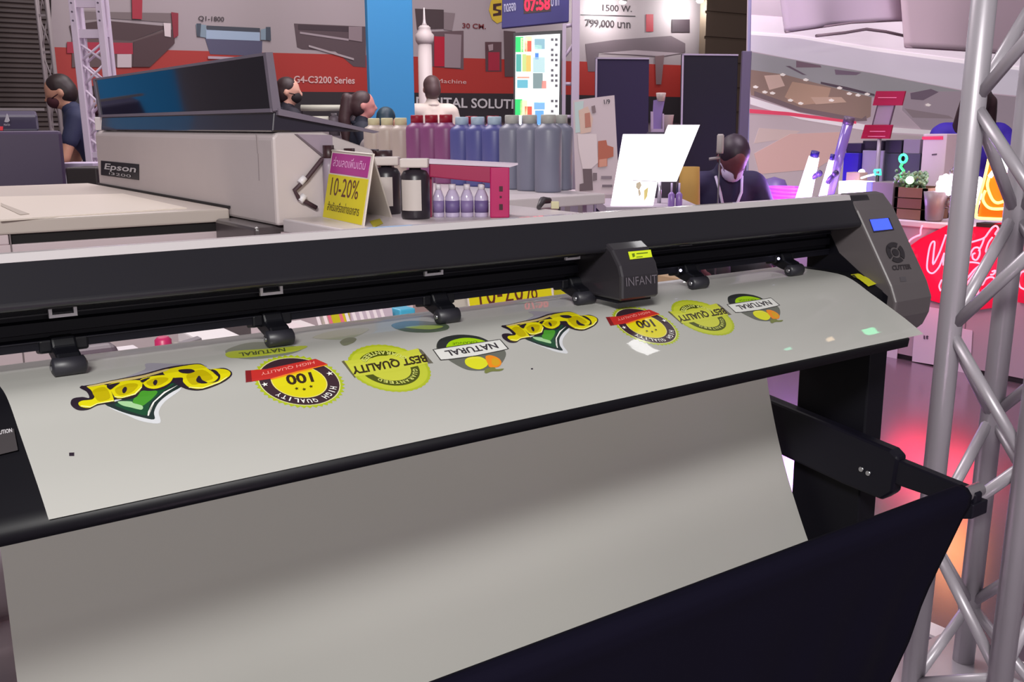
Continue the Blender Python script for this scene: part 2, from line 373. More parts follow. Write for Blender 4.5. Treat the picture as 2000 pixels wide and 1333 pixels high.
# ============================================================ PEOPLE
def cap(m, p, q, r1, r2, n=10):
    p, q = Vector(p), Vector(q)
    m.tube([p, q], [r1, r2], n); m.ball(p, r1, 10, 6); m.ball(q, r2, 10, 6)
def person(label, head, face, H, shirt, hair, hairstyle='short', mask=None, lean=0.0, nod=0.0, turn=0.0, sit=False, arms=None, pants=(28, 26, 34), skin=(186, 136, 112), sleeve=0.55, group=None, tone=None):
    """head: world position of the head centre; face: heading in degrees from the view direction (0 = looks away, 90 = looks right)"""
    k = H / 1.7
    rz = -AZ - math.radians(face)
    hipz = 0.50 if sit else 0.92 * k
    R1 = Matrix.Rotation(-lean, 3, 'X')
    hc = Vector((0, 0.02, hipz + 0.66 * k))
    hip = Vector((0, 0, hipz))
    T = lambda p: hip + R1 @ (Vector((p[0], p[1], p[2])) * k)      # torso coordinates, metres above the hip
    neck = T((0, 0.0, 0.54))
    R2 = Matrix.Rotation(-nod, 3, 'X') @ Matrix.Rotation(turn, 3, 'Z')
    Hd = lambda p: neck + R2 @ (Vector(p) * k)
    h0 = Hd((0, 0.03, 0.13))
    off = Matrix.Rotation(rz, 3, 'Z') @ Vector((h0.x, h0.y, 0))
    base = Vector((head.x - off.x, head.y - off.y, head.z - h0.z))
    t = thing('person', label, 'person', base, rz, group)
    if abs(base.z) > 0.001: base = base
    L = True
    hy = -base.z                                     # floor level in local coordinates
    arms = arms or [((-0.27, 0.02, 0.22), (-0.25, 0.12, 0.0)), ((0.27, 0.02, 0.22), (0.25, 0.12, 0.0))]
    legs = []
    for sx in (-1, 1):
        if sit: legs.append([hip + Vector((0.1 * sx, 0.02, 0)), hip + Vector((0.12 * sx, 0.42 * k, 0.0)), Vector((0.12 * sx, 0.40 * k, hy + 0.08))])
        else: legs.append([hip + Vector((0.09 * sx, 0, 0)), Vector((0.1 * sx, 0.01, (hipz + hy) / 2 + 0.02)), Vector((0.1 * sx, -0.02, hy + 0.08))])
    def limbs(m, g, body=True):
        m.ball(hip + Vector((0, 0, 0.02)), (0.165 * k + g, 0.115 * k + g, 0.12 * k + g))
        m.ball(T((0, 0, 0.16)), (0.145 * k + g, 0.105 * k + g, 0.16 * k + g), M3=R1)
        m.ball(T((0, 0.0, 0.34)), (0.17 * k + g, 0.115 * k + g, 0.19 * k + g), M3=R1)
        cap(m, T((-0.165, -0.01, 0.455)), T((0.165, -0.01, 0.455)), 0.065 * k + g, 0.065 * k + g)
        cap(m, T((0, -0.02, 0.45)), T((0, 0, 0.55)), 0.085 * k + g * .6, 0.058 * k + g * .3)
    m = MB()
    limbs(m, 0)
    for (hp, kn, an) in legs:
        cap(m, hp, kn, 0.085 * k, 0.058 * k); cap(m, kn, an, 0.056 * k, 0.038 * k)
        cap(m, an + Vector((0, -0.02, -0.035)), an + Vector((0, 0.15, -0.045)), 0.038, 0.03)
    hands = []
    for i, (el, wr) in enumerate(arms):
        sx = -1 if i == 0 else 1
        sh_ = T((0.19 * sx, -0.01, 0.45)); el, wr = T(el), T(wr)
        cap(m, sh_, el, 0.052 * k, 0.04 * k); cap(m, el, wr, 0.04 * k, 0.027 * k)
        d = (wr - el).normalized(); sd = d.cross(Vector((0, 0, 1)) if abs(d.z) < 0.9 else Vector((0, 1, 0))).normalized(); nn_ = d.cross(sd)
        pm = wr + d * 0.055
        m.ball(pm, 0.034, 10, 6); cap(m, wr, pm, 0.024, 0.03, 8)
        for q, ln in zip((-0.026, -0.009, 0.009, 0.026), (0.05, 0.065, 0.06, 0.045)):
            a_ = pm + d * 0.03 + sd * q; b_ = a_ + d * ln * .6; c_ = b_ + d * ln * .35 - nn_ * ln * .35
            cap(m, a_, b_, 0.0095, 0.009, 6); cap(m, b_, c_, 0.009, 0.008, 6)
        a_ = pm - sd * 0.03 * sx; cap(m, a_, a_ + d * 0.03 - sd * 0.035 * sx, 0.011, 0.009, 6)
    cap(m, T((0, -0.01, 0.5)), Hd((0, 0.01, 0.07)), 0.056 * k, 0.054 * k)
    m.ball(Hd((0, 0.02, 0.14)), (0.074 * k, 0.095 * k, 0.105 * k), M3=R2)
    m.ball(Hd((0, 0.055, 0.075)), (0.055 * k, 0.058 * k, 0.06 * k), M3=R2)
    cap(m, Hd((0, 0.112, 0.13)), Hd((0, 0.128, 0.098)), 0.011, 0.015, 6)
    m.ball(Hd((0, 0.105, 0.062)), (0.024, 0.012, 0.008), M3=R2)
    for sx in (-1, 1):
        m.ball(Hd((0.078 * sx, 0.005, 0.115)), (0.012, 0.022, 0.032), M3=R2)
        m.ball(Hd((0.032 * sx, 0.104, 0.13)), (0.015, 0.009, 0.01), M3=R2)
    m.build('body', M(skin, 0.55), t, local=True, remesh=0.013)
    m = MB(); limbs(m, 0.014)
    m.ball(hip + Vector((0, 0, 0.0)), (0.185 * k, 0.14 * k, 0.13 * k))
    for i, (el, wr) in enumerate(arms):
        sx = -1 if i == 0 else 1
        sh_ = T((0.19 * sx, -0.01, 0.45)); e2 = T(el); w2 = T(wr)
        if sleeve <= 1: cap(m, sh_, sh_.lerp(e2, sleeve), 0.07 * k, 0.062 * k)
        else: cap(m, sh_, e2, 0.07 * k, 0.058 * k); cap(m, e2, e2.lerp(w2, 0.9), 0.056 * k, 0.042 * k)
    m.build('shirt', M(shirt, 0.75, noise=0.06), t, local=True, remesh=0.015)
    m = MB(); m.tube([T((0.05 * math.cos(a), 0.075 * math.sin(a) - 0.01, 0.5 + 0.02 * math.sin(-a))) + Vector((0, 0, 0)) for a in [i * math.pi / 8 for i in range(-8, 9)]], 0.017, 8)
    m.build('collar', M(shirt, 0.75), t, local=True)
    m = MB()
    m.ball(hip, (0.182 * k, 0.132 * k, 0.11 * k))
    for (hp, kn, an) in legs: cap(m, hp, kn, 0.102 * k, 0.075 * k); cap(m, kn, an, 0.073 * k, 0.058 * k)
    m.build('trousers', M(pants, 0.8), t, local=True, remesh=0.018)
    for (hp, kn, an) in legs:
        m = MB(); cap(m, an + Vector((0, -0.035, -0.035)), an + Vector((0, 0.165, -0.042)), 0.047, 0.038); m.build('shoe', DARKT, t, local=True)
    m = MB(); hm = M(hair, 0.5, noise=0.12, scale=40)
    m.ball(Hd((0, 0.0, 0.165)), (0.084 * k, 0.1 * k, 0.09 * k), M3=R2); m.ball(Hd((0, -0.025, 0.12)), (0.083 * k, 0.085 * k, 0.1 * k), M3=R2)
    if hairstyle == 'pony':
        m.ball(Hd((0, -0.125, 0.19)), 0.04); cap(m, Hd((0, -0.13, 0.19)), Hd((0, -0.155, 0.0)), 0.045, 0.055); cap(m, Hd((0, -0.155, 0.0)), Hd((0, -0.12, -0.36)), 0.055, 0.03)
    if hairstyle == 'long':
        for sx in (-1, 1): cap(m, Hd((0.07 * sx, 0.03, 0.15)), Hd((0.1 * sx, 0.07, -0.14)), 0.045, 0.05); cap(m, Hd((0.1 * sx, 0.07, -0.14)), Hd((0.12 * sx, 0.1, -0.3)), 0.05, 0.02)
        cap(m, Hd((0, -0.04, 0.12)), Hd((0, -0.05, -0.15)), 0.09, 0.1); cap(m, Hd((0, 0.05, 0.2)), Hd((0, 0.09, 0.12)), 0.06, 0.045)
    m.build('hair', hm, t, local=True, remesh=0.013)
    if mask:
        m = MB(); m.ball(Hd((0, 0.068, 0.078)), (0.06 * k, 0.062 * k, 0.055 * k), M3=R2)
        for sx in (-1, 1): m.tube([Hd((0.055 * sx, 0.08, 0.1)), Hd((0.082 * sx, 0.0, 0.12))], 0.004, 6)
        m.build('face_mask', M(mask, 0.8), t, local=True)
    return t, T, Hd

def hd(px, py, D): return vz(D, py, px)
NAVY = (34, 38, 74)
person('person in a navy polo shirt and dark face mask bending behind the dark machine', hd(112, 180, 7.6), 250, 1.72, (38, 42, 72), (40, 26, 26), mask=(66, 26, 34), lean=0.45, nod=0.35,
       arms=[((-0.24, 0.2, 0.24), (-0.22, 0.42, 0.2)), ((0.24, 0.16, 0.2), (0.2, 0.42, 0.22))])
person('dark-haired person with lowered head seen through the white box truss', hd(189, 198, 8.4), 215, 1.66, (48, 24, 34), (44, 26, 30), mask=(60, 24, 36), nod=0.4)
person('person in a black polo shirt and black face mask behind the flatbed printer hood', hd(567, 178, 9.0), 60, 1.7, (26, 22, 36), (44, 24, 26), mask=(30, 22, 26), turn=-0.5, skin=(206, 156, 136))
person('person with a long brown ponytail in a dark navy shirt, seen from the side', hd(713, 205, 8.6), 78, 1.62, (24, 28, 44), (62, 40, 42), 'pony', skin=(206, 140, 132))
person('grey-haired person in a cream white shirt with their back turned', hd(842, 173, 10.0), -18, 1.72, (226, 212, 200), (88, 66, 66), skin=(170, 126, 116))
person('small dark-haired person low in front of the blue column', hd(757, 236, 7.8), 20, 1.46, (150, 140, 140), (26, 52, 66))  # teal light on the hair is put into its colour
pj, TJ, HJ = person('person in a dark navy jacket sitting with bowed head and a chin mask', hd(1433, 312, 5.6), 172, 1.74, (30, 20, 62), (42, 26, 42), lean=0.3, nod=0.85, sit=True, sleeve=2,
       mask=(206, 190, 226), skin=(104, 56, 66), arms=[((-0.3, 0.1, 0.2), (-0.18, 0.38, 0.12)), ((0.3, 0.1, 0.2), (0.18, 0.38, 0.12))])  # shade on the bowed face is put into the skin colour
person('person with long dark hair and a purple shirt behind the aluminium truss', hd(1910, 205, 6.5), 190, 1.68, (48, 22, 150), (48, 30, 34), 'long', nod=0.5, skin=(176, 120, 120),
       arms=[((-0.27, 0.12, 0.22), (-0.18, 0.34, 0.12)), ((0.27, 0.12, 0.22), (0.2, 0.34, 0.12))])
seat_p = [o for o in bpy.data.objects if o.get('label', '').startswith('person in a dark navy jacket')][0]
m = MB()
for sx in (-1, 1): m.tube([TJ((0.075 * sx, 0.06, 0.53)), TJ((0.06 * sx, 0.125, 0.46)), TJ((0.03 * sx, 0.142, 0.36)), TJ((0.0, 0.142, 0.24))], 0.008, 6)
m.build('lanyard', M((206, 192, 226), 0.6), pj, local=True)
# chair of the seated person
cl = seat_p.location
ch = thing('chair', 'pale padded chair holding the person in the dark navy jacket', 'chair', (cl.x, cl.y, 0), seat_p.rotation_euler.z)
m = MB(); m.box(-0.23, 0.23, -0.2, 0.24, 0.36, 0.405); m.build('seat', M((150, 140, 145), 0.7), ch, local=True, bevel=0.02)
m = MB(); m.box(-0.22, 0.22, -0.29, -0.255, 0.5, 0.86); m.build('backrest', M((150, 140, 145), 0.7), ch, local=True, bevel=0.015)
for sx in (-1, 1):
    for sy in (-0.26, 0.2):
        m = MB(); m.tube([(0.2 * sx, sy, 0), (0.2 * sx, sy, 0.37 if sy > 0 else 0.6)], 0.013, 8); m.build('leg', STEEL, ch, local=True)

# ============================================================ DARK MACHINE far left, black box
D = 4.6
p0, p1 = vz(D, 300, -140), vz(D, 300, 113)
cx_ = (p0 + p1) / 2; AM = -math.atan2(cx_.x, cx_.y)
dm = thing('dark_machine', 'dark purple-grey printing machine cabinet at the far left edge', 'machine', (cx_.x, cx_.y, 0), AM)
wd = (p1 - p0).length; ztop = vz(D, 256, 60).z; z2 = vz(D + 0.1, 216, 60).z
m = MB(); m.box(-wd / 2, wd / 2, 0, 0.3, 0.0, ztop); m.build('cabinet', M((70, 56, 84), 0.5), dm, local=True, bevel=0.015)
m = MB(); m.profx([(0.08, ztop), (0.12, z2 - 0.02), (0.2, z2), (0.29, z2), (0.29, ztop)], -wd / 2, wd * 0.5 - 0.09); m.build('top_cover', M((58, 50, 76), 0.45), dm, local=True, bevel=0.01)
m = MB(); m.box(-wd / 2, wd / 2 - 0.06, 0.07, 0.11, z2 + 0.0, z2 + 0.012); m.build('trim_strip', M((120, 108, 112), 0.4), dm, local=True)
pl = PP(Vector((cx_.x, cx_.y, 0)) + FH * 0.095, -FH)
m = MB(); m.flat([(11, 238), (14, 228), (16, 222), (19, 230), (21, 236), (18, 239), (14, 239)], pl, 0.003, 0.012); m.ptext('PRINTER', (10, 246), (22, 246), (10, 242), pl, 0.012)
m.build('logo', M((210, 205, 215), 0.5), dm)
m = MB(); m.flat([(-6, 247), (8, 247), (8, 255), (-6, 255)], pl, 0.01, 0.02); m.build('red_button', M((210, 60, 70), 0.5, emit=0.4), dm)
D = 4.5
p0, p1 = vz(D, 360, 126), vz(D, 360, 188); pc = (p0 + p1) / 2
pd = thing('pedestal', 'grey-topped low pedestal behind the printer, carrying the black box', 'pedestal', (pc.x, pc.y, 0), -AZ)
hh = vz(D, 383, 150).z
m = MB(); m.box(-0.16, 0.16, -0.02, 0.4, 0, hh); m.build('plinth', M((100, 90, 100), 0.6), pd, local=True, bevel=0.01)
m = MB(); m.vbox(Vector((pc.x, pc.y, hh)) + FH * 0.12, (p1 - p0).length, 0.2, vz(D, 328, 150).z - hh)
tag(m.build('speaker_box', M((44, 36, 38), 0.55), bevel=0.008), 'plain black box standing at the foot of the white box truss', 'box')
D2 = 5.12
pa, pb_ = vz(D2, 320, 112), vz(D2, 320, 190); pc2 = (pa + pb_) / 2
tb = thing('side_table', 'narrow lilac-white table top beside the person in the navy polo', 'table', (pc2.x, pc2.y, 0), -AZ)
tz = vz(D2, 318, 150).z
m = MB(); m.box(-0.08, 0.09, -0.02, 0.14, tz - 0.03, tz); m.build('table_top', M((190, 176, 200), 0.5), tb, local=True, bevel=0.005)
for sx in (-0.065, 0.075):
    for sy in (-0.005, 0.125):
        m = MB(); m.tube([(sx, sy, 0), (sx, sy, tz - 0.03)], 0.012, 8); m.build('leg', STEEL, tb, local=True)
m = MB(); q0 = vz(4.55, 372, 88)
m.tube([vz(4.55, 376, 88), vz(4.55, 362, 92), vz(4.55, 353, 102), vz(4.55, 348, 118)], 0.004, 6)

# ============================================================ WHITE FLATBED PRINTER
fb = thing('flatbed_printer', 'large white flatbed printer with raised gantry and smoked hood', 'printer', (0.7, 3.2, 0))
XG, XG2, YG, YG2, ZG, ZG0 = 0.99, 1.30, 2.40, 4.15, 1.262, 1.03
WG = M((200, 188, 188), 0.45, noise=0.03)
m = MB(); m.profy([(XG, ZG0), (XG, ZG - 0.012), (XG + 0.012, ZG), (1.13, ZG), (1.27, 1.215), (XG2, 1.14), (XG2, ZG0)], YG, YG2)
m.build('gantry', WG, fb, bevel=0.008)
BY, BX, BZ = 2.72, 0.986, 1.054
m = MB(); m.box(-0.3, BX, BY, 4.3, 1.018, BZ); m.build('bed_frame', M((190, 178, 170), 0.5), fb, bevel=0.005)
m = MB(); m.flat([(0, 386), (240, 380), (365, 408), (0, 432)], PZ(BZ), 0.004, 0.003)
m.build('print_table', M((228, 216, 204), 0.4), fb)
m = MB(); m.flat([(2, 399), (8, 402), (58, 421), (40, 423), (2, 405)], PZ(BZ), 0.001, 0.0045); m.build('table_seam', M((180, 168, 156), 0.5), fb)
m = MB(); m.box(0.43, BX - 0.004, BY + 0.012, 4.2, 0.992, 1.019); m.build('slot', M((16, 10, 12), 0.8), fb)
m = MB(); m.box(-0.3, BX - 0.004, BY + 0.004, 4.3, 0.30, 0.993); m.box(-0.3, 0.426, BY + 0.004, BY + 0.1, 0.993, 1.018); m.build('body_panel', M((204, 186, 190), 0.5, noise=0.02), fb, bevel=0.003)
m = MB(); m.box(0.427, 0.430, BY + 0.001, BY + 0.005, 0.30, 1.018); m.build('panel_seam', M((120, 108, 110), 0.6), fb)
for x in (-0.2, 0.8):
    for y in (2.6, 4.2):
        m = MB(); m.lathe((x, y, 0), [(0.05, 0), (0.05, 0.03), (0.03, 0.05), (0.03, 0.31)], 14); m.build('foot', DARKT, fb)
m = MB(); m.profz([(0.94, 2.42), (1.27, 2.42), (1.27, 4.2), (0.992, 4.2), (0.992, 2.715), (0.94, 2.715)], 0.0, 1.029); m.build('side_base', M((74, 66, 68), 0.35, coat=0.2), fb, bevel=0.01)
m = MB(); m.box(0.9845, 0.9895, 2.72, 4.15, 1.0545, 1.061); m.build('gap_shade', M((26, 20, 24), 0.6), fb)  # black strip painting the shade line under the gantry
# hood: dark sloping deck and upright smoked pane
m = MB(); m.profy([(0.992, 1.263), (0.999, 1.312), (1.016, 1.316), (1.27, 1.262)], 2.405, 4.06); m.build('hood_deck', M((46, 42, 54), 0.2, coat=0.6), fb, bevel=0.004)
m = MB(); m.profy([(0.998, 1.316), (0.988, 1.447), (0.996, 1.449), (1.006, 1.316)], 2.41, 4.06); m.build('hood_pane', M((104, 110, 122), 0.05, 1.0), fb)
m = MB()
for y in (2.392, 4.06): m.profy([(0.993, 1.314), (0.982, 1.452), (1.0, 1.454), (1.014, 1.316)], y, y + 0.018)
m.profy([(0.984, 1.446), (0.984, 1.453), (1.0, 1.454), (1.0, 1.447)], 2.40, 4.07); m.profy([(0.990, 1.311), (0.990, 1.320), (1.01, 1.320), (1.01, 1.311)], 2.40, 4.07)
m.profy([(1.005, 1.304), (1.005, 1.320), (1.285, 1.262), (1.27, 1.258)], 2.388, 2.404)
m.build('hood_frame', M((120, 110, 124), 0.4), fb)
PG = PX(XG)
m = MB(); m.flat([(198, 314), (272, 321), (272, 352), (198, 342)], PG, 0.002, 0.002); m.build('brand_plate', M((24, 20, 22), 0.4), fb)
m = MB(); m.ptext('Epson', (205, 334), (266, 341), (208, 319), PG, 0.004, 0.02); m.ptext('i3200', (215, 341), (258, 347), (215, 336), PG, 0.004); m.build('brand_lettering', M((200, 196, 200), 0.5), fb)
m = MB(); m.flat([(504, 300), (505, 300), (507, 353), (506, 353)], PG, 0.001, 0.001); m.flat([(500, 262), (501, 262), (504, 300), (503, 300)], PG, 0.001, 0.001); m.build('door_seam', M((150, 138, 140), 0.6), fb)
PE = PY(YG)
m = MB(); m.flat([(577, 262), (648, 264), (650, 300), (632, 306)], PE, 0.002, 0.002); m.build('side_window', M((160, 144, 158), 0.35), fb)
m = MB(); m.flat([(574, 262), (579, 262), (634, 306), (629, 308)], PE, 0.004, 0.005); m.build('window_frame', M((110, 96, 104), 0.5), fb)
hose = [(648, 302), (628, 312), (598, 350), (575, 372), (584, 388), (600, 396), (618, 406)]
m = MB(); m.tube([hit(PY(YG - 0.012), *q) for q in hose], 0.006, 8); m.build('hose', M((70, 48, 56), 0.5), fb)
for q in ((594, 358), (594, 393)):
    m = MB(); c_ = hit(PY(YG - 0.012), *q); m.lathe(c_ + Vector((-0.012, 0, 0)), [(0.009, 0), (0.009, 0.02)], 10, (0.7, 0, 0.7)); m.build('hose_fitting', M((230, 225, 230), 0.4), fb)
# white holders standing on the gantry top behind the hood
for i, (px, py0, py1, w_) in enumerate(((222, 224, 243, 0.05), (236, 226, 243, 0.04), (262, 228, 243, 0.09))):
    m = MB(); b_ = hit(PX(1.02), px, py1); b_.z = ZG; b_.y = 4.085 + 0.02 * i
    m.vbox(b_, w_ * 0.7, 0.02, 0.05 + 0.012 * (2 - i)); m.build('handle', M((214, 204, 208), 0.5), fb, bevel=0.004)

# ============================================================ DISPLAY COUNTER with ink and signs
ZC = 1.05
dc = thing('display_counter', 'white display counter carrying the ink bottles and the tent sign', 'counter', (1.6, 2.6, 0))
outline = [(1.0, 1.98), (1.70, 1.98), (1.70, 2.55), (2.24, 2.58), (2.30, 4.3), (1.33, 4.3), (1.33, 2.385), (1.0, 2.385)]
m = MB(); m.profz(outline, ZC - 0.035, ZC); m.build('counter_top', M((212, 202, 204), 0.35), dc, bevel=0.004)
inner = [(1.0, 2.02), (1.66, 2.02), (1.66, 2.6), (2.1, 2.66), (2.1, 4.25), (1.34, 4.25), (1.34, 2.4), (1.0, 2.4)]
m = MB(); m.profz(inner, 0.0, ZC - 0.035); m.build('counter_body', M((222, 200, 206), 0.5), dc)
m = MB()
for x in (1.0, 1.24, 1.48): m.box(x, x + 0.003, 2.016, 2.021, 0.0, ZC - 0.04)
m.build('panel_seam', M((140, 126, 130), 0.6), dc)

def bottle(name, label, group, c, r, h, body, capm, capr=0.55, label_m=None, square=True):
    t = thing(name, label, 'bottle', c, group=group)
    m = MB(); n = 20
    prof = [(r * .92, 0), (r, 0.006), (r, h * .78), (r * .97, h * .81), (r * .85, h * .845), (r * .6, h * .87), (r * .5, h * .9)]
    m.lathe(c, prof, n); m.build('bottle_body', body, t)
    m = MB(); m.lathe(Vector(c) + Vector((0, 0, h * .885)), [(r * capr, 0), (r * capr, h * .1), (r * capr * .93, h * .115)], n); m.build('bottle_cap', capm, t)
    return t
RED = M((150, 14, 40), 0.45); PALE = M((206, 196, 184), 0.5); CYANC = M((180, 200, 208), 0.5)
GR = M((122, 123, 142), 0.4, noise=0.05); GRC = M((176, 176, 170), 0.5)
BL = M((84, 86, 146), 0.4, noise=0.05); BLC = M((170, 190, 205), 0.5)
MG = M((134, 74, 120), 0.4, noise=0.05); CR = M((182, 168, 158), 0.4, noise=0.04); YC = M((206, 200, 160), 0.5)
row = [(2.762, 'g'), (2.868, 'g'), (2.975, 'g'), (3.085, 'b'), (3.195, 'b'), (3.305, 'b'), (3.42, 'm'), (3.53, 'm'), (3.645, 'm'), (3.78, 'c'), (3.9, 'c'), (4.02, 'c')]
nm = {'g': 'grey', 'b': 'blue', 'm': 'magenta', 'c': 'cream'}
cnt = {}
nth = ['first', 'second', 'third', 'fourth']
for i, (y, k) in enumerate(row):
    cnt[k] = cnt.get(k, 0) + 1
    bm_, cm_ = {'g': (GR, GRC), 'b': (BL, BLC), 'm': (MG, RED), 'c': (CR, YC)}[k]
    cpn = {'g': 'pale cap', 'b': 'light blue cap', 'm': 'red cap', 'c': 'pale yellow cap'}[k]
    hgt = 0.262 if k == 'g' else 0.268 if k == 'm' else 0.258
    bottle('ink_bottle', '%s ink bottle with %s, %s of that colour from the right, front row' % (nm[k], cpn, nth[cnt[k] - 1]), 'large ink bottles on the counter',
           Vector((2.135 - 0.0 * i, y, ZC)), 0.047, hgt, bm_, cm_)
for i, (y, k) in enumerate(((2.83, 'g'), (3.02, 'b'), (3.25, 'm'), (3.40, 'm'))):
    bm_, cm_ = {'g': (GR, GRC), 'b': (BL, BLC), 'm': (MG, RED), 'c': (CR, YC)}[k]
    bottle('ink_bottle', 'large %s ink bottle in the back row, %s' % (nm[k], ['behind the two nearest grey bottles', 'behind the front blue and grey bottles', 'behind the front blue bottles', 'behind the front magenta bottles'][i]),
           'large ink bottles on the counter', Vector((2.242, y, ZC)), 0.045, 0.262, bm_, cm_)

# tent sign: 10-20 %
def tent(label, bl, br, rl, rr, kl, kr, top_txt, low_txt, group='tent signs with discount'):
    bl, br, rl, rr, kl, kr = map(Vector, (bl, br, rl, rr, kl, kr))
    t = thing('tent_sign', label, 'sign', (bl + br) / 2, group=group)
    n = (br - bl).cross(rl - bl).normalized()
    if n.dot(CAM - bl) < 0: n = -n
    m = MB(); m.prism([bl, br, rr, rl], -n * 0.004)
    m.build('front_board', M((226, 214, 206), 0.5), t)
    m = MB(); m.prism([kl, kr, rr, rl], (kr - kl).cross(rl - kl).normalized() * 0.004); m.build('back_board', M((214, 206, 196), 0.5), t)
    def q(u, v): return bl + (br - bl) * u + (rl - bl) * v + (rr - rl - br + bl) * u * v + n * 0.001
    m = MB(); m.use(M((222, 206, 16), 0.5)); m.prism([q(.01, .01), q(.97, .01), q(.98, .64), q(.01, .64)], -n * 0.0008); m.build('yellow_print', None, t)
    m = MB(); m.use(M((176, 46, 140), 0.5)); m.prism([q(.03, .66), q(.95, .66), q(.96, .95), q(.03, .95)], -n * 0.0008); m.build('magenta_print', None, t)
    n2 = n * 0.0006
    m = MB(); m.use(M((236, 170, 220), 0.5)); m.text(top_txt, q(.09, .76) + n2, q(.88, .76) + n2, q(.09, .9) + n2, 0.01)
    m.build('lettering', None, t)
    m = MB(); m.use(M((96, 40, 30), 0.5)); m.text('10-20%', q(.12, .34) + n2, q(.8, .34) + n2, q(.12, .6) + n2, 0.0)
    m.build('lettering', None, t)
    m = MB(); m.use(M((84, 60, 16), 0.5)); m.text(low_txt, q(.1, .12) + n2, q(.88, .12) + n2, q(.1, .26) + n2, 0.01)
    m.build('lettering', None, t)
    return t
tent('yellow and magenta tent sign reading 10-20% standing on the white counter', onZ(630, 425, ZC), onZ(709, 442, ZC), onX(649, 292, 1.135), onX(729, 300, 1.115), onZ(692, 417, ZC) + Vector((0.03, 0, 0)), onZ(766, 424, ZC),
     'ส่วนลดเพิ่มเติม', 'สำหรับเครื่องถ่ายเอกสาร')
# two dark bottles with white labels and white caps
for i, (px0, px1, pyb, pyt, lb) in enumerate(((785, 840, 427, 318, 'near black ink bottle with white label and white cap beside the magenta rack'), (757, 794, 420, 313, 'black ink bottle with white label half hidden behind the near one'))):
    b_ = onZ((px0 + px1) / 2, pyb, ZC)
    if i: b_ = Vector((b_.x + 0.0, b_.y + 0.05, ZC))
    r = 0.036; ht = 0.128
    t = thing('label_bottle', lb, 'bottle', b_, group='black labelled ink bottles')
    m = MB(); m.lathe(b_, [(r * .95, 0), (r, 0.005), (r, ht * .82), (r * .8, ht * .92), (r * .4, ht * .95), (r * .4, ht)], 20); m.build('bottle_body', M((40, 34, 42), 0.35), t)
    m = MB(); dirv = (CAM - b_); a0 = math.atan2(dirv.y, dirv.x) - 0.25
    m.grid(lambda u, v: b_ + Vector((math.cos(a0 - 0.85 + 1.5 * u) * (r + 0.0012), math.sin(a0 - 0.85 + 1.5 * u) * (r + 0.0012), 0.022 + 0.075 * v)), 10, 1); m.build('paper_label', M((196, 186, 182), 0.6), t)
    m = MB(); m.vbox(b_ + Vector((0, 0, ht - 0.002)), 0.07, 0.06, 0.022); m.build('bottle_cap', M((206, 194, 190), 0.5), t, bevel=0.004)
# brown-capped bottles behind the sign
for i, (px, py) in enumerate(((645, 284), (686, 290), (722, 292), (748, 294))):
    Dd = 2.95
    tp = hit(PV(Dd - 0.12), px, py) if i > 1 else hit(PY(2.381), px - 4, py); b_ = Vector((tp.x, tp.y, ZC)); ht = tp.z - ZC; kr_ = 1.0 if i > 1 else 0.55
    t = thing('toner_bottle', ['brown-capped bottle at the left behind the tent sign', 'brown-capped bottle peeking over the left half of the tent sign', 'brown-capped bottle peeking over the right corner of the tent sign', 'tall brown bottle right of the tent sign'][i], 'bottle', b_, group='brown-capped bottles behind the sign')
    m = MB(); m.lathe(b_, [(0.03 * kr_, 0), (0.031 * kr_, 0.004), (0.031 * kr_, ht * .7), (0.024 * kr_, ht * .82)], 16); m.build('bottle_body', M((78, 48, 48), 0.4) if i == 3 else M((150, 136, 150), 0.4), t)
    m = MB(); m.lathe(b_ + Vector((0, 0, ht * .82)), [(0.024 * kr_, 0), (0.026 * kr_, 0.004), (0.026 * kr_, ht * .18)], 16); m.build('bottle_cap', M((56, 32, 36), 0.4), t)
# magenta rack with clear bags
pr = PV(2.52)
b0 = hit(pr, 957, 426); 
rk = thing('magenta_rack', 'magenta metal rack with white top strip beside the black labelled bottles', 'rack', (b0.x, b0.y, ZC))
dd = FH * 0.10
m = MB(); q = [hit(pr, *p) for p in ((838, 320), (995, 327), (995, 358), (957, 358), (838, 346))]; m.prism(q, dd); m.build('top_beam', M((150, 12, 70), 0.4), rk, bevel=0.003)
m = MB(); q = [hit(pr, *p) - FH * 0.004 for p in ((957, 327), (995, 327), (995, 427), (957, 427))]; q[2].z = q[3].z = ZC; m.prism(q, dd); m.build('post', M((176, 12, 90), 0.4), rk, bevel=0.003)
m = MB(); q = [hit(pr, *p) - FH * 0.003 for p in ((832, 313), (1012, 322), (995, 327), (836, 320))]; m.prism(q, FH * 0.12); m.build('top_strip', M((206, 190, 206), 0.5), rk)
m = MB()
for p in ((975, 364, 982, 374), (976, 383, 980, 387), (975, 399, 982, 410)):
    m.flat([(p[0], p[1]), (p[2], p[1]), (p[2], p[3]), (p[0], p[3])], PP(hit(pr, 975, 380) - FH * 0.004, -FH), 0.002, 0.002)
m.build('slot', M((60, 4, 24), 0.6), rk)
m = MB(); q = [hit(pr, *p) + FH * 0.02 for p in ((836, 346), (842, 346), (842, 427), (836, 427))]; q[2].z = q[3].z = ZC; m.prism(q, FH * 0.05); m.build('post', M((150, 12, 70), 0.4), rk)
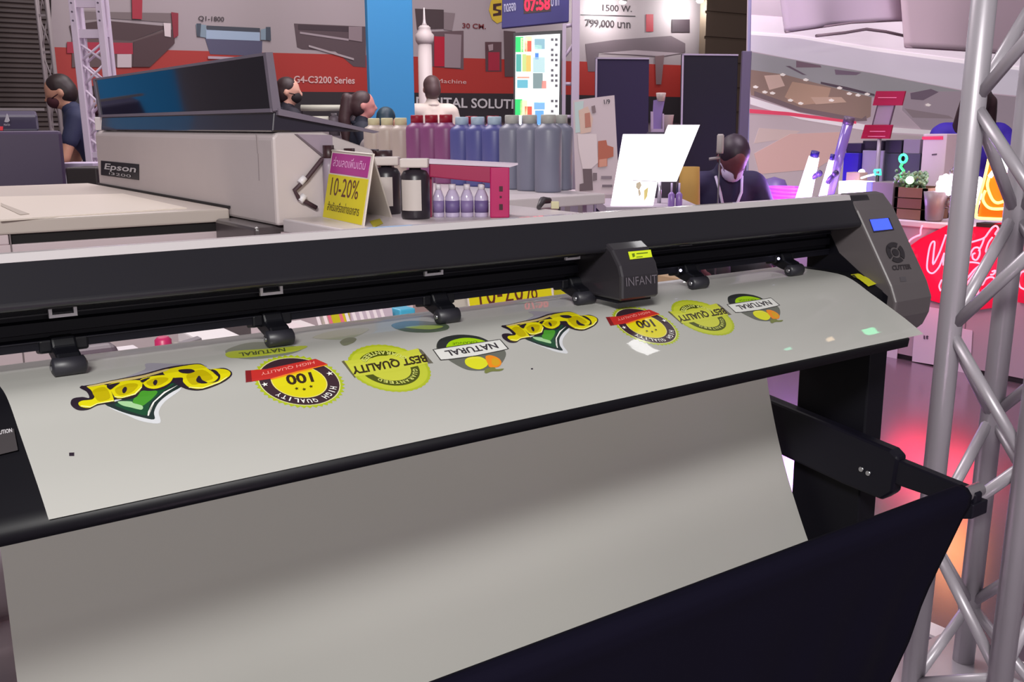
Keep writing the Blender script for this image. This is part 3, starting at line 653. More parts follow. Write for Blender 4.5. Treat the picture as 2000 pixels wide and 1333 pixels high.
for i, (xa, xb, lb) in enumerate(((846, 868, 'first'), (870, 898, 'second'), (900, 925, 'third'), (927, 954, 'fourth'))):
    c_ = hit(PV(2.545), (xa + xb) / 2, 420); c_.z = ZC
    hw = (hit(PV(2.545), xb, 400) - hit(PV(2.545), xa, 400)).length / 2
    t = thing('clear_bottle', '%s clear bottle with lilac contents from the left under the magenta rack' % lb, 'bottle', c_, group='clear bottles under the magenta rack')
    m = MB(); m.lathe(c_, [(hw * .95, 0), (hw, 0.004), (hw, 0.05), (hw * .6, 0.066), (hw * .45, 0.07)], 14); m.build('bottle_body', M((190, 176, 206), 0.15, coat=0.5), t)
    m = MB(); m.lathe(c_ + Vector((0, 0, 0.012)), [(hw * 1.03, 0), (hw * 1.03, 0.03)], 14); m.build('bottle_label', M((104, 86, 138) if i % 2 else (128, 108, 156), 0.5), t)
    m = MB(); m.lathe(c_ + Vector((0, 0, 0.069)), [(hw * .5, 0), (hw * .5, 0.014)], 12); m.build('bottle_cap', M((214, 206, 216), 0.4), t)
# small device at the right front corner, yellow leaflets
c_ = onZ(1075, 404, ZC); c_ = Vector((1.6, 2.2, ZC)); c_ = onZ(1068, 409, ZC)
sp = thing('hand_stapler', 'small black curved tool with a white block at the counter corner', 'tool', c_)
m = MB(); m.tube([onZ(1052, 410, ZC) + Vector((0, 0, .006)), onZ(1060, 404, ZC) + Vector((0, 0, .018)), onZ(1074, 403, ZC) + Vector((0, 0, .016))], [0.006, 0.011, 0.008], 8); m.build('tool_handle', M((50, 44, 48), 0.5), sp)
m = MB(); m.vbox(onZ(1084, 408, ZC), 0.022, 0.02, 0.02); m.build('tool_block', M((206, 200, 160), 0.5), sp, bevel=0.002)
m = MB(); m.flat([(722, 432), (742, 427), (748, 436), (730, 444)], PZ(ZC + 0.002), 0.0015, 0.0); tag(m.build('leaflet', M((190, 178, 40), 0.5)), 'small yellow leaflet lying right of the tent sign', 'leaflet')

# ============================================================ LOW TABLE behind the cutter with small goods
ZT = 0.80; YT0, YT1 = 1.50, 1.86
lt_ = thing('low_table', 'low white table close behind the vinyl cutter, covered with small goods', 'table', (0.95, 1.68, 0))
m = MB(); m.box(0.28, 1.56, YT0, YT1, ZT - 0.03, ZT); m.build('table_top', M((220, 208, 212), 0.5), lt_, bevel=0.004)
for x in (0.32, 1.52):
    for y in (YT0 + 0.04, YT1 - 0.04):
        m = MB(); m.box(x - 0.02, x + 0.02, y - 0.02, y + 0.02, 0, ZT - 0.03); m.build('leg', WHITE, lt_)
def good(name, label, cat, px0, px1, y, h, d, mat, bevel=0.003, group=None, lean=0.0):
    a_, b_ = onY(px0, 620, y), onY(px1, 620, y)
    m = MB(); m.box(min(a_.x, b_.x), max(a_.x, b_.x), y, y + d, ZT, ZT + h)
    return tag(m.build(name, mat, bevel=bevel), label, cat, group)
def onT(px, py): return onZ(px, py, ZT)
m = MB(); a_, b_ = onY(146, 690, 1.60).x, onY(242, 690, 1.60).x
m.profx([(1.60, ZT), (1.60, ZT + 0.11), (1.63, ZT + 0.14), (1.70, ZT + 0.14), (1.73, ZT)], a_, b_); tag(m.build('tool_case', M((84, 68, 80), 0.5), bevel=0.012, seg=3), 'dark grey rounded case at the left end of the low table', 'case')
bx = thing('parcel', 'white parcel with a green tape strip on the low table', 'parcel', ((onY(237, 680, 1.55).x + onY(310, 680, 1.55).x) / 2, 1.6, ZT))
x0, x1 = onY(240, 680, 1.55).x, onY(306, 680, 1.55).x
m = MB(); m.box(x0, x1, 1.55, 1.68, ZT, ZT + 0.125); m.build('box', M((226, 216, 222), 0.6), bx, bevel=0.003)
m = MB(); xs = onY(292, 670, 1.55).x; m.prism([(xs - 0.012, 1.5485, ZT + 0.126), (xs - 0.003, 1.5485, ZT + 0.126), (xs + 0.012, 1.5485, ZT), (xs + 0.003, 1.5485, ZT)], (0, 0.0012, 0)); m.build('tape_strip', M((186, 206, 20), 0.4), bx)
c_ = Vector((onY(318, 660, 1.56).x, 1.56, ZT)); t = thing('glue_bottle', 'small white bottle with a crimson cap beside the parcel', 'bottle', c_)
m = MB(); m.lathe(c_, [(0.012, 0), (0.012, 0.1), (0.008, 0.112)], 14); m.build('bottle_body', WHITE, t)
m = MB(); m.lathe(c_ + Vector((0, 0, 0.112)), [(0.011, 0), (0.013, 0.004), (0.013, 0.04), (0.008, 0.045)], 14); m.build('bottle_cap', M((190, 40, 96), 0.4), t)
x0, x1 = onY(334, 660, 1.56).x, onY(384, 655, 1.56).x
t = thing('tape_dispenser', 'clear grey tape dispenser between the crimson-capped bottle and white carton', 'dispenser', ((x0 + x1) / 2, 1.56, ZT))
m = MB(); m.profx([(1.555, ZT), (1.555, ZT + 0.02), (1.56, ZT + 0.025), (1.60, ZT + 0.025), (1.60, ZT)], x0, x1); m.build('dispenser_base', M((170, 162, 170), 0.3), t)
m = MB(); m.lathe(((x0 * .7 + x1 * .3), 1.565, ZT + 0.085), [(0.055, 0), (0.055, 0.03), (0.03, 0.03), (0.03, 0)], 24, (0, 1, 0)); m.build('tape_roll', M((190, 182, 176), 0.25), t)
m = MB(); m.obox((x1 - 0.02, 1.575, ZT + 0.135), (0.03, 0, 0.006), (0, 0.01, 0), (-0.001, 0, 0.005)); m.build('cutter_arm', M((120, 112, 118), 0.35), t)
good('carton', 'plain white carton behind the second pinch roller from the left', 'box', 388, 468, 1.60, 0.135, 0.12, M((232, 224, 226), 0.6))
good('carton', 'pinkish white carton right of the second pinch roller from the left', 'box', 545, 600, 1.62, 0.13, 0.14, M((226, 208, 212), 0.6))
good('carton', 'pale carton between the pinkish carton and the striped brochures', 'box', 602, 632, 1.64, 0.12, 0.1, M((224, 212, 214), 0.6))
for i, (a0, a1, rgb, lb) in enumerate((((640), 668, (180, 168, 160), 'grey brochure at the left of the fanned stack'), ((655), 700, (196, 182, 30), 'yellow and pink brochure in the fanned stack'), ((690), 772, (196, 176, 190), 'lilac brochure with white stripes at the right of the fanned stack'))):
    x0, x1 = onY(a0, 625, 1.58).x, onY(a1, 620, 1.58).x
    t = thing('brochure', lb, 'brochure', ((x0 + x1) / 2, 1.58 + i * .015, ZT), group='fanned brochures on the low table')
    y = 1.58 - i * 0.008
    m = MB(); m.prism([(x0, y, ZT), (x1, y, ZT), (x1 + 0.012, y + 0.05, ZT + 0.15), (x0 + 0.012, y + 0.05, ZT + 0.15)], (0, 0.006, 0)); m.build('brochure_cover', M(rgb, 0.4), t)
    nst = 6 if i == 2 else 2
    m = MB()
    for k in range(nst):
        xx = x0 + (x1 - x0) * (k + .5) / nst; m.prism([(xx, y - .0006 + .03, ZT + 0.09), (xx + 0.008, y - .0006 + .03, ZT + 0.09), (xx - 0.002, y + 0.05 - .0006, ZT + 0.15), (xx - 0.008, y + 0.05 - .0006, ZT + 0.15)], (0, 0.0005, 0))
    m.build('printed_stripes', M((236, 220, 226) if i != 1 else (220, 110, 130), 0.5), t)
good('carton', 'bright cyan box at the third pinch roller from the left', 'box', 781, 812, 1.62, 0.14, 0.05, M((70, 170, 206), 0.5))
good('carton', 'brownish pink box right of the third pinch roller from the left', 'box', 846, 884, 1.64, 0.14, 0.08, M((168, 140, 136), 0.6))
good('carton', 'light pink carton left of the lower yellow sign', 'box', 886, 924, 1.66, 0.14, 0.1, M((204, 184, 186), 0.6))
tl, tr_ = onY(926, 590, 1.56), onY(1092, 590, 1.56)
hh = ZT + 0.19
m = MB(); m.box(tl.x - 0.01, tr_.x + 0.01, 1.55, 1.68, ZT, ZT + 0.058); tag(m.build('riser_block', M((210, 196, 200), 0.6), bevel=0.003), 'white riser block under the lower yellow tent sign', 'block')
ZR = ZT + 0.058
tent('yellow tent sign reading 10-20% on the low table, partly hidden by the cutter beam', (tl.x, 1.56, ZR), (tr_.x, 1.56, ZR), (tl.x, 1.61, ZR + 0.225), (tr_.x, 1.61, ZR + 0.225), (tl.x, 1.66, ZR), (tr_.x, 1.66, ZR), 'ส่วนลดเพิ่มเติม', 'สำหรับเครื่องถ่ายเอกสาร')
sgn = [o for o in bpy.data.objects if o.get('label', '').startswith('yellow tent sign reading')][0]
for o in sgn.children:
    pass
x0, x1 = onY(1107, 560, 1.56).x, onY(1150, 558, 1.56).x
t = thing('barcode_box', 'white box with black barcode lines and yellow end right of the lower yellow sign', 'box', ((x0 + x1) / 2, 1.58, ZT))
m = MB(); m.box(x0, x1, 1.56, 1.60, ZT, ZT + 0.15); m.build('box', M((220, 214, 222), 0.5), t)
m = MB()
for k in range(11): xx = x0 + 0.014 + k * (x1 - x0 - 0.018) / 11; m.box(xx, xx + 0.0012 + 0.0006 * (k % 3), 1.5592, 1.5598, ZT + 0.1, ZT + 0.148)
m.build('barcode_lines', M((60, 54, 70), 0.5), t)
m = MB(); m.box(x0 - 0.001, x0 + 0.010, 1.5590, 1.601, ZT, ZT + 0.151); m.build('yellow_end', M((206, 196, 30), 0.5), t)
x0, x1 = onY(1153, 558, 1.56).x, onY(1184, 552, 1.56).x
t = thing('warning_box', 'crimson box with a yellow warning triangle beside the cutting carriage', 'box', ((x0 + x1) / 2, 1.58, ZT))
m = MB(); m.box(x0, x1, 1.56, 1.61, ZT, ZT + 0.15); m.build('box', M((150, 8, 32), 0.5), t)
m = MB(); xm = (x0 + x1) / 2 + 0.006; m.prism([(xm - 0.009, 1.559, ZT + 0.118), (xm + 0.009, 1.559, ZT + 0.118), (xm, 1.559, ZT + 0.133)], (0, 0.0008, 0)); m.build('warning_triangle', M((240, 200, 20), 0.5), t)
good('carton', 'brown cardboard carton at the right end of the low table', 'box', 1340, 1384, 1.52, 0.15, 0.1, M((176, 146, 116), 0.7))

# white rolls on a crate at far left
cr = thing('crate', 'white crate low at the left edge carrying white material rolls', 'crate', (-0.25, 1.78, 0))
m = MB(); m.box(-0.8, 0.262, 1.55, 2.0, 0, 0.40); m.build('crate_body', M((212, 196, 204), 0.5), cr, bevel=0.006)
for i, (y, z) in enumerate(((1.62, 0.461), (1.745, 0.461), (1.69, 0.567))):
    t = thing('material_roll', ['white material roll lying nearest on the crate', 'white material roll lying behind the nearest one on the crate', 'white material roll resting on top of the two lower rolls'][i], 'roll', (-0.25, y, z), group='white rolls at the left edge')
    m = MB(); m.lathe((-0.8, y, z), [(0.06, 0), (0.06, 1.03), (0.022, 1.03), (0.022, 0.98)], 28, (1, 0, 0)); m.build('roll_body', M((206, 194, 202), 0.4), t)

# ============================================================ SIGNAGE IN THE MIDDLE DISTANCE
# hanging LED sign
D = 7.2; pl = PV(D)
c_ = hit(pl, 1046, 20)
ls = thing('led_sign', 'dark blue hanging LED sign with red dot digits above the light display', 'sign', c_)
m = MB(); m.flat([(981, -30), (1112, -30), (1111, 42), (980, 55)], pl, 0.09); m.build('sign_case', M((58, 54, 116), 0.5), ls, bevel=0.004)
m = MB(); m.flat([(1022, -6), (1076, -6), (1076, 22), (1023, 27)], pl, 0.003, 0.002); m.build('digit_window', M((52, 8, 24), 0.4), ls)
m = MB(); m.ptext('07:58', (1024, 23), (1074, 19), (1024, -3), pl, 0.004, 0.03); m.build('red_digits', M((240, 20, 50), 0.5, emit=2.5), ls)
m = MB(); m.ptext('ทดลอง', (985, 24), (1008, 21), (984, 8), pl, 0.004, 0.02); m.build('lettering', M((186, 186, 214), 0.5), ls)
m = MB(); m.ptext('บาท', (1076, 13), (1092, 11), (1076, -4), pl, 0.004, 0.02); m.build('lettering', M((186, 186, 214), 0.5), ls)
for px in (990, 1100):
    m = MB(); p = hit(pl, px, -28) + FH * 0.04; m.tube([p, p + Vector((0, 0, 1.6))], 0.008, 6); m.build('hanging_rod', STEEL, ls)
# silver pole frame
D = 7.0; pl = PV(D); bx_ = hit(pl, 1122, 200)
pf = thing('pole_frame', 'pale steel pole frame standing right of the light display', 'frame', (bx_.x, bx_.y, 0))
def upright(px, w_, y0, y1, nm='post'):
    m = MB(); p = hit(pl, px, 200); zt = hit(pl, px, y0).z; zb = 0 if y1 is None else hit(pl, px, y1).z
    m.obox((p.x, p.y, (zt + zb) / 2), RT * w_, FH * w_, (0, 0, (zt - zb) / 2)); m.build(nm, M((176, 162, 180), 0.4), pf)
upright(1123, 0.026, -40, None); upright(1101, 0.012, 46, None)
for q in (((1097, 118), (1122, 84)), ((1099, 164), (1121, 164)), ((1099, 52), (1122, 48)), ((1099, 228), (1121, 228)), ((1097, 296), (1121, 296))):
    m = MB(); m.tube([hit(pl, *q[0]), hit(pl, *q[1])], 0.012, 6); m.build('brace', M((176, 162, 180), 0.4), pf)
m = MB(); m.profz([(bx_.x - .2, bx_.y - .2), (bx_.x + .15, bx_.y - .2), (bx_.x + .15, bx_.y + .2), (bx_.x - .2, bx_.y + .2)], 0, 0.015); m.build('base_plate', STEEL, pf)
# digital light display
D = 6.1; pl = PV(D); p0 = hit(pl, 1050, 250)
ld = thing('light_display', 'tall glowing advertising display with product pictures behind the ink bottles', 'display', (p0.x, p0.y, 0))
q = [hit(pl, *p) for p in ((1003, 64), (1098, 59), (1094, 252), (1002, 256))]; q[2].z = q[3].z = 0.0
m = MB(); m.prism(q, FH * 0.07); m.build('display_frame', M((34, 30, 38), 0.4), ld)
m = MB(); q = [hit(pl, *p) - FH * 0.003 for p in ((1007, 71), (1094, 66), (1091, 248), (1006, 252))]; m.prism(q, FH * 0.003); m.build('display_screen', M((236, 244, 240), 0.5, emit=0.9), ld)
pics = [((40, 190, 100), 1007, 72, 1022, 102), ((228, 232, 190), 1017, 74, 1030, 104), ((206, 84, 60), 1025, 80, 1038, 101), ((236, 210, 160), 1026, 71, 1039, 80), ((120, 160, 170), 1044, 76, 1064, 96), ((190, 215, 200), 1044, 88, 1058, 104),
        ((70, 150, 140), 1008, 106, 1018, 140), ((205, 170, 90), 1027, 108, 1037, 140), ((170, 190, 120), 1020, 106, 1028, 140), ((70, 120, 190), 1045, 102, 1052, 116), ((160, 190, 190), 1041, 112, 1064, 142), ((90, 160, 175), 1010, 156, 1031, 172), ((220, 140, 120), 1010, 150, 1034, 153),
        ((110, 130, 130), 1041, 143, 1060, 173), ((206, 130, 120), 1058, 158, 1067, 173), ((40, 190, 100), 1006, 194, 1020, 225), ((232, 220, 170), 1016, 196, 1030, 226), ((214, 80, 60), 1025, 208, 1039, 226), ((110, 160, 200), 1043, 200, 1064, 214), ((90, 150, 205), 1045, 216, 1062, 244), ((205, 225, 220), 1042, 194, 1064, 201)]
for rgb, xa, ya, xb, yb in pics: m = MB(); m.flat([(xa, ya), (xb, ya), (xb, yb), (xa, yb)], pl, 0.001, 0.005); m.build('product_picture', M(rgb, 0.5, emit=0.9), ld)
for r_ in range(17):
    y = 75 + r_ * 10
    if 172 < y < 192: continue
    for k in range(2):
        if (r_ * 3 + k) % 4 == 3: continue
        m = MB(); m.flat([(1076 + k * 8, y), (1081 + k * 8, y), (1081 + k * 8, y + 5), (1076 + k * 8, y + 5)], pl, 0.001, 0.005); m.build('caption_mark', M((110, 110, 118), 0.5), ld)
# two black boards
for i, (pts, D, lb) in enumerate((([(1163, 112), (1268, 113), (1270, 300), (1163, 300)], 6.6, 'tall blue-black display board behind the coffee poster'), ([(1332, 105), (1442, 106), (1440, 300), (1332, 300)], 6.9, 'tall near-black display board behind the seated person'))):
    pl = PV(D); q = [hit(pl, *p) for p in pts]; q[2].z = q[3].z = 0.03
    b_ = (q[2] + q[3]) / 2
    t = thing('display_board', lb, 'board', (b_.x, b_.y, 0), group='dark display boards')
    m = MB(); m.prism(q, FH * 0.04); m.build('board_panel', M((40, 33, 58) if i == 0 else (22, 20, 30), 0.6, spec=0.2), t, bevel=0.004)
    m = MB(); m.prism([q[0], q[0] + RT * 0.012, q[3] + RT * 0.012, q[3]], -FH * 0.006); m.prism([q[0], q[1], q[1] - Vector((0, 0, 0.01)), q[0] - Vector((0, 0, 0.01))], -FH * 0.006); m.build('edge_trim', M((150, 140, 156), 0.4), t)
    m = MB(); m.obox(b_ + FH * 0.02 - Vector((0, 0, 0.015)), RT * 0.2, FH * 0.2, (0, 0, 0.015)); m.build('foot', DARKT, t)
# grey-violet pillar right of the second board
D = 7.4; pl = PV(D); q = hit(pl, 1452, 240)
m = MB(); pw = (hit(pl, 1461, 240) - hit(pl, 1443, 240)).length
m.vbox((q.x, q.y, 0), pw, 0.04, hit(pl, 1452, 100).z)
tag(m.build('pillar', M((84, 74, 98), 0.5), bevel=0.004), 'slim grey-violet pillar between the dark board and the picture screen', 'pillar')
# coffee poster and its table
D = 5.0; pl = PV(D); zt = vz(D, 378, 1160).z
q = hit(pl, 1160, 380)
pt = thing('poster_table', 'small white table with square legs carrying the coffee poster', 'table', (q.x, q.y, 0), -AZ)
m = MB(); m.box(-0.12, 0.14, -0.03, 0.3, zt - 0.03, zt); m.build('table_top', M((196, 180, 186), 0.5), pt, local=True, bevel=0.003)
for sx in (-0.02, 0.11):
    for sy in (0.0, 0.27):
        m = MB(); m.box(sx - 0.016, sx + 0.016, sy - 0.016, sy + 0.016, 0, zt - 0.03); m.build('leg', M((186, 170, 190), 0.5), pt, local=True)
ps = thing('poster_board', 'white poster board with pictures of brown coffee cups leaning on the small table', 'poster', Vector((q.x, q.y, zt)))
nrm = (-FH + Vector((0, 0, 0.18))).normalized(); pp = PP(Vector((q.x, q.y, zt)) - FH * 0.02, nrm)
def onp(m, rgb, pts, off): m.use(M(rgb, 0.5)); m.flat(pts, pp, 0.0008, off)
m = MB(); m.flat([(1119, 196), (1200, 186), (1208, 342), (1204, 378), (1124, 378)], pp, 0.012); m.build('board', M((196, 180, 184), 0.5), ps)
m = MB()
onp(m, (180, 200, 196), [(1122, 200), (1140, 197), (1136, 258), (1124, 260)], 0.001)
onp(m, (206, 176, 160), [(1130, 216), (1148, 208), (1158, 232), (1154, 258), (1134, 262)], 0.002)
onp(m, (176, 110, 92), [(1142, 222), (1152, 220), (1154, 248), (1143, 250)], 0.003)
onp(m, (214, 200, 200), [(1128, 262), (1165, 262), (1168, 318), (1150, 334), (1138, 330), (1130, 290)], 0.002)
onp(m, (172, 86, 60), [(1168, 276), (1184, 274), (1186, 284), (1198, 288), (1198, 306), (1186, 310), (1186, 325), (1168, 327)], 0.003)
onp(m, (204, 140, 116), [(1170, 312), (1185, 310), (1185, 325), (1170, 327)], 0.004)
onp(m, (92, 70, 76), [(1138, 330), (1156, 330), (1158, 372), (1132, 374), (1132, 360), (1140, 358)], 0.003)
onp(m, (120, 100, 104), [(1155, 208), (1162, 206), (1164, 220), (1157, 222)], 0.003); onp(m, (110, 92, 98), [(1158, 338), (1166, 338), (1166, 352), (1158, 354)], 0.003)
onp(m, (130, 114, 124), [(1174, 344), (1195, 344), (1195, 350), (1174, 350)], 0.003); onp(m, (110, 94, 104), [(1176, 361), (1196, 361), (1196, 366), (1176, 366)], 0.003)
m.build('cup_pictures', None, ps)
m = MB(); m.use(M((60, 52, 62), 0.5)); m.ptext('1/9', (1180, 204), (1192, 203), (1179, 195), pp, 0.003, 0.02); m.build('lettering', None, ps)

# glowing light boxes and small things in front of the seated person
lbt = thing('light_table', 'hidden white stand under the two glowing panels', 'table', onZ(1270, 400, 0.0), -AZ)
INV.pop(lbt); COL.objects.unlink(lbt); bpy.data.objects.remove(lbt)
D = 3.9; zs = vz(D, 402, 1240).z
q = hit(PV(D), 1262, 402)
stn = thing('light_stand', 'white stand behind the cutter carrying the glowing panels and lilac bottles', 'stand', (q.x, q.y, 0), -AZ)
m = MB(); m.box(-0.16, 0.2, -0.06, 0.4, zs - 0.04, zs); m.build('stand_top', M((170, 158, 172), 0.5), stn, local=True)
m = MB(); m.box(-0.14, 0.18, -0.02, 0.36, 0, zs - 0.04); m.build('stand_body', M((150, 140, 150), 0.5), stn, local=True)
def glow(name, label, pts, D, emit, tilt=0.25):
    q = hit(PV(D), 1262, 402); pl = PP(Vector((q.x, q.y, zs)), (-FH + Vector((0, 0, tilt))).normalized())
    c_ = hit(pl, *pts[-1]); t = thing(name, label, 'light panel', c_, group='glowing white panels')
    m = MB(); m.flat(pts, pl, 0.012); m.build('acrylic_panel', M((250, 244, 252), 0.4, emit=emit), t)
    return t, pl
t1, pl1 = glow('light_box', 'glowing white panel with small orchid print, the left and nearer of two', [(1217, 262), (1299, 262), (1283, 356), (1285, 352), (1276, 401), (1192, 406)], D, 1.15)
m = MB(); m.use(M((190, 176, 150), 0.5, emit=0.35)); m.flat([(1243, 358), (1250, 355), (1253, 362), (1248, 372), (1242, 366)], pl1, 0.001, 0.001); m.flat([(1246, 372), (1250, 371), (1252, 380), (1248, 384)], pl1, 0.001, 0.001)
m.use(M((214, 196, 120), 0.5, emit=0.35)); m.flat([(1258, 372), (1266, 366), (1264, 384), (1258, 393)], pl1, 0.001, 0.001); m.build('orchid_print', None, t1)
m = MB(); m.flat([(1236, 352), (1282, 354), (1282, 355), (1236, 353)], pl1, 0.001, 0.001); m.build('fold_line', M((205, 200, 208), 0.5), t1)
t2, pl2 = glow('light_box', 'glowing white panel, the right and higher of two, beside the seated person', [(1305, 244), (1367, 244), (1322, 354), (1262, 354)], D + 0.09, 1.15)
m = MB(); b_ = hit(PV(D + 0.09), 1318, 354)
m.tube([hit(pl2, 1290, 352) + FH * .02, Vector((hit(pl2, 1290, 352).x, hit(pl2, 1290, 352).y, zs)) + FH * .02], 0.008, 8); m.build('panel_foot', STEEL, t2)
for i, px in enumerate((1311, 1326)):
    c_ = hit(PV(D - 0.04), px, 396); c_.z = zs
    t = thing('lilac_bottle', ['left of two slim lilac bottles below the right glowing panel', 'right of two slim lilac bottles below the right glowing panel'][i], 'bottle', c_, group='slim lilac bottles')
    m = MB(); m.lathe(c_, [(0.012, 0), (0.013, 0.003), (0.013, 0.045), (0.005, 0.055)], 14); m.build('bottle_body', M((150, 116, 190), 0.3), t)
    m = MB(); m.lathe(c_ + Vector((0, 0, 0.054)), [(0.004, 0), (0.004, 0.035)], 10); m.build('bottle_neck', M((206, 186, 226), 0.3), t)
# holder with purple leaflet + white cup on a pedestal further back
D = 5.3; pl = PV(D); q = hit(pl, 1292, 258)
pd = thing('acrylic_pedestal', 'slim dark plinth behind the glowing panels carrying a leaflet holder', 'plinth', (q.x, q.y, 0), -AZ)
m = MB(); m.box(-0.06, 0.08, -0.03, 0.12, 0, q.z); m.build('plinth_body', M((60, 50, 72), 0.5), pd, local=True)
ho = thing('leaflet_holder', 'clear holder with an upright purple leaflet above the glowing panels', 'holder', q)
m = MB(); m.flat([(1272, 218), (1276, 218), (1276, 257), (1272, 257)], pl, 0.03); m.flat([(1294, 222), (1297, 222), (1297, 257), (1294, 257)], pl, 0.03); m.flat([(1272, 252), (1297, 252), (1297, 258), (1272, 258)], pl, 0.03); m.build('holder_frame', M((176, 150, 186), 0.2), ho)
m = MB(); m.flat([(1277, 196), (1300, 192), (1294, 222), (1292, 252), (1274, 252), (1276, 215)], pl, 0.004, -0.012); m.build('leaflet', M((128, 98, 168), 0.4), ho)
m = MB(); c_ = hit(pl, 1292, 190) + FH * .02; m.lathe(c_ + Vector((0, 0, -.02)), [(0.02, 0), (0.026, 0.04), (0.024, 0.043)], 14); m.build('top_cap', M((196, 180, 176), 0.3), ho)
c_ = hit(pl, 1307, 257); c_.z = q.z; c_ += FH * 0.05
m = MB(); m.lathe(c_, [(0.02, 0), (0.03, 0.085), (0.031, 0.087), (0.029, 0.085)], 18); tag(m.build('paper_cup', M((206, 190, 190), 0.5)), 'pale paper cup standing right of the leaflet holder', 'cup')
# yellow bag and grey lamp head by the seated person
c_ = vz(5.2, 395, 1345); m = MB()
m.lathe((c_.x, c_.y, 0.0), [(0.06, 0), (0.07, 0.05), (0.065, 0.7), (0.05, vz(5.2, 326, 1345).z)], 16); tag(m.build('bag', M((150, 116, 50), 0.8, noise=0.1)), 'ochre yellow bag standing left of the seated person', 'bag')
c_ = vz(4.9, 300, 1406); t = thing('stand_lamp', 'grey cylinder lamp on a thin stand at the shoulder of the seated person', 'lamp', (c_.x, c_.y, 0))
m = MB(); m.lathe(c_, [(0.016, 0), (0.017, 0.01), (0.017, 0.085), (0.012, 0.092)], 14); m.build('lamp_head', M((160, 152, 150), 0.5), t)
m = MB(); m.tube([Vector((c_.x, c_.y, 0.02)), c_], 0.004, 8); m.build('stand_pole', M((60, 54, 62), 0.4), t)
m = MB(); m.tube([c_ + Vector((0, 0, -0.02)), vz(4.9, 311, 1385)], 0.007, 8); m.build('side_arm', M((150, 142, 146), 0.4), t)
m = MB(); m.lathe((c_.x, c_.y, 0), [(0.1, 0), (0.1, 0.015), (0.02, 0.025)], 18); m.build('stand_base', DARKT, t)

# white rack with rolls, grey cartons and price block in front of the banner (left of the ponytail)
D = 10.0; pl = PV(D); q = hit(pl, 640, 240)
rk = thing('roll_rack', 'rack with two white rolls and grey containers in front of the black banner band', 'rack', (q.x, q.y, 0), -AZ)
for py in (206, 228):
    m = MB(); a_, b_ = hit(pl, 588, py + 5), hit(pl, 704 if py < 220 else 642, py + 5); m.tube([a_, b_], 0.03, 14); m.build('white_roll', M((214, 212, 196), 0.5), rk)
for px in (588, 700):
    m = MB(); p = hit(pl, px, 240) + FH * 0.05; m.obox((p.x, p.y, 0.72), RT * 0.015, FH * 0.015, (0, 0, 0.72)); m.build('upright', M((70, 62, 72), 0.5), rk)
m = MB(); p = hit(pl, 644, 268); m.obox(p + FH * .1, RT * 0.28, FH * 0.15, (0, 0, 0.012)); m.build('shelf', M((120, 108, 116), 0.5), rk)
for i, (xa, xb) in enumerate(((640, 662), (664, 683), (685, 704))):
    a_ = hit(PV(D - .02), (xa + xb) / 2, 266); hw = (hit(pl, xb, 250) - hit(pl, xa, 250)).length / 2
    t = thing('grey_container', ['left', 'middle', 'right'][i] + ' grey container on the rack below the white rolls', 'container', a_, group='grey containers on the rack')
    b3 = a_ + FH * 0.08
    m = MB(); m.lathe((b3.x, b3.y, p.z + 0.013), [(hw, 0), (hw, 0.16), (hw * .6, 0.19)], 14); m.build('container_body', M((118, 108, 116), 0.45), t)
    m = MB(); m.lathe((b3.x, b3.y, p.z + 0.2), [(hw * .5, 0), (hw * .5, 0.03)], 12); m.build('container_cap', M((180, 172, 178), 0.5), t)

# ============================================================ RIGHT BOOTH: picture screen, drapes, counter, lights
YS = hit(PV(8.2), 1465, 200).y
PS = PY(YS)
scn = thing('picture_screen', 'huge bright backdrop screen showing a blurred kitchen picture at upper right', 'screen', Vector((hit(PS, 1760, 300).x, YS + .05, 0)))
q = [hit(PS, *p) for p in ((1465, -60), (2080, -60), (2080, 430), (1460, 430))]; q[2].z = q[3].z = 0.02
EM = 0.58
m = MB(); m.prism([v + Vector((0, 0.004, 0)) for v in q], (0, 0.02, 0)); m.build('screen_panel', M((168, 150, 160), 0.5, emit=EM), scn)
m = MB()
def pic(rgb, pts, k): m.use(M(rgb, 0.5, emit=EM)); m.flat(pts, PS, 0.002, 0.003 + 0.0025 * k)
pic((196, 180, 190), [(1465, -60), (2080, -60), (2080, 110), (1465, 60)], 0)
pic((240, 226, 236), [(1465, 29), (1535, 34), (1700, 38), (1765, 44), (2080, 84), (2080, 152), (1800, 116), (1465, 68)], 1)
pic((204, 194, 206), [(1465, 66), (1560, 72), (1700, 95), (1880, 120), (2080, 146), (2080, 196), (1890, 178), (1700, 142), (1560, 118), (1465, 100)], 2)
pic((255, 244, 250), [(1465, 63), (1560, 70), (1700, 93), (1880, 117), (2080, 142), (2080, 148), (1880, 124), (1700, 99), (1560, 75), (1465, 68)], 3)
pic((142, 138, 142), [(1465, 102), (1560, 119), (1700, 143), (1880, 178), (1880, 200), (1700, 190), (1560, 158), (1465, 140)], 2)
pic((110, 88, 100), [(1553, 119), (1600, 128), (1602, 132), (1553, 132)], 4); pic((96, 80, 92), [(1532, 129), (1540, 129), (1573, 147), (1565, 146)], 4); pic((110, 92, 108), [(1628, 136), (1680, 142), (1670, 147), (1630, 146)], 4)
pic((134, 110, 102), [(1460, 136), (1530, 146), (1620, 170), (1700, 190), (1698, 228), (1680, 236), (1560, 216), (1465, 186)], 4)
pic((164, 132, 116), [(1545, 160), (1620, 172), (1612, 200), (1560, 206), (1530, 190)], 5); pic((190, 160, 150), [(1490, 148), (1520, 146), (1530, 168), (1500, 176)], 5); pic((176, 146, 132), [(1580, 190), (1640, 190), (1650, 200), (1590, 204)], 6)
pic((110, 92, 96), [(1470, 178), (1560, 210), (1680, 232), (1688, 226), (1690, 236), (1660, 238), (1555, 218), (1470, 188)], 6)
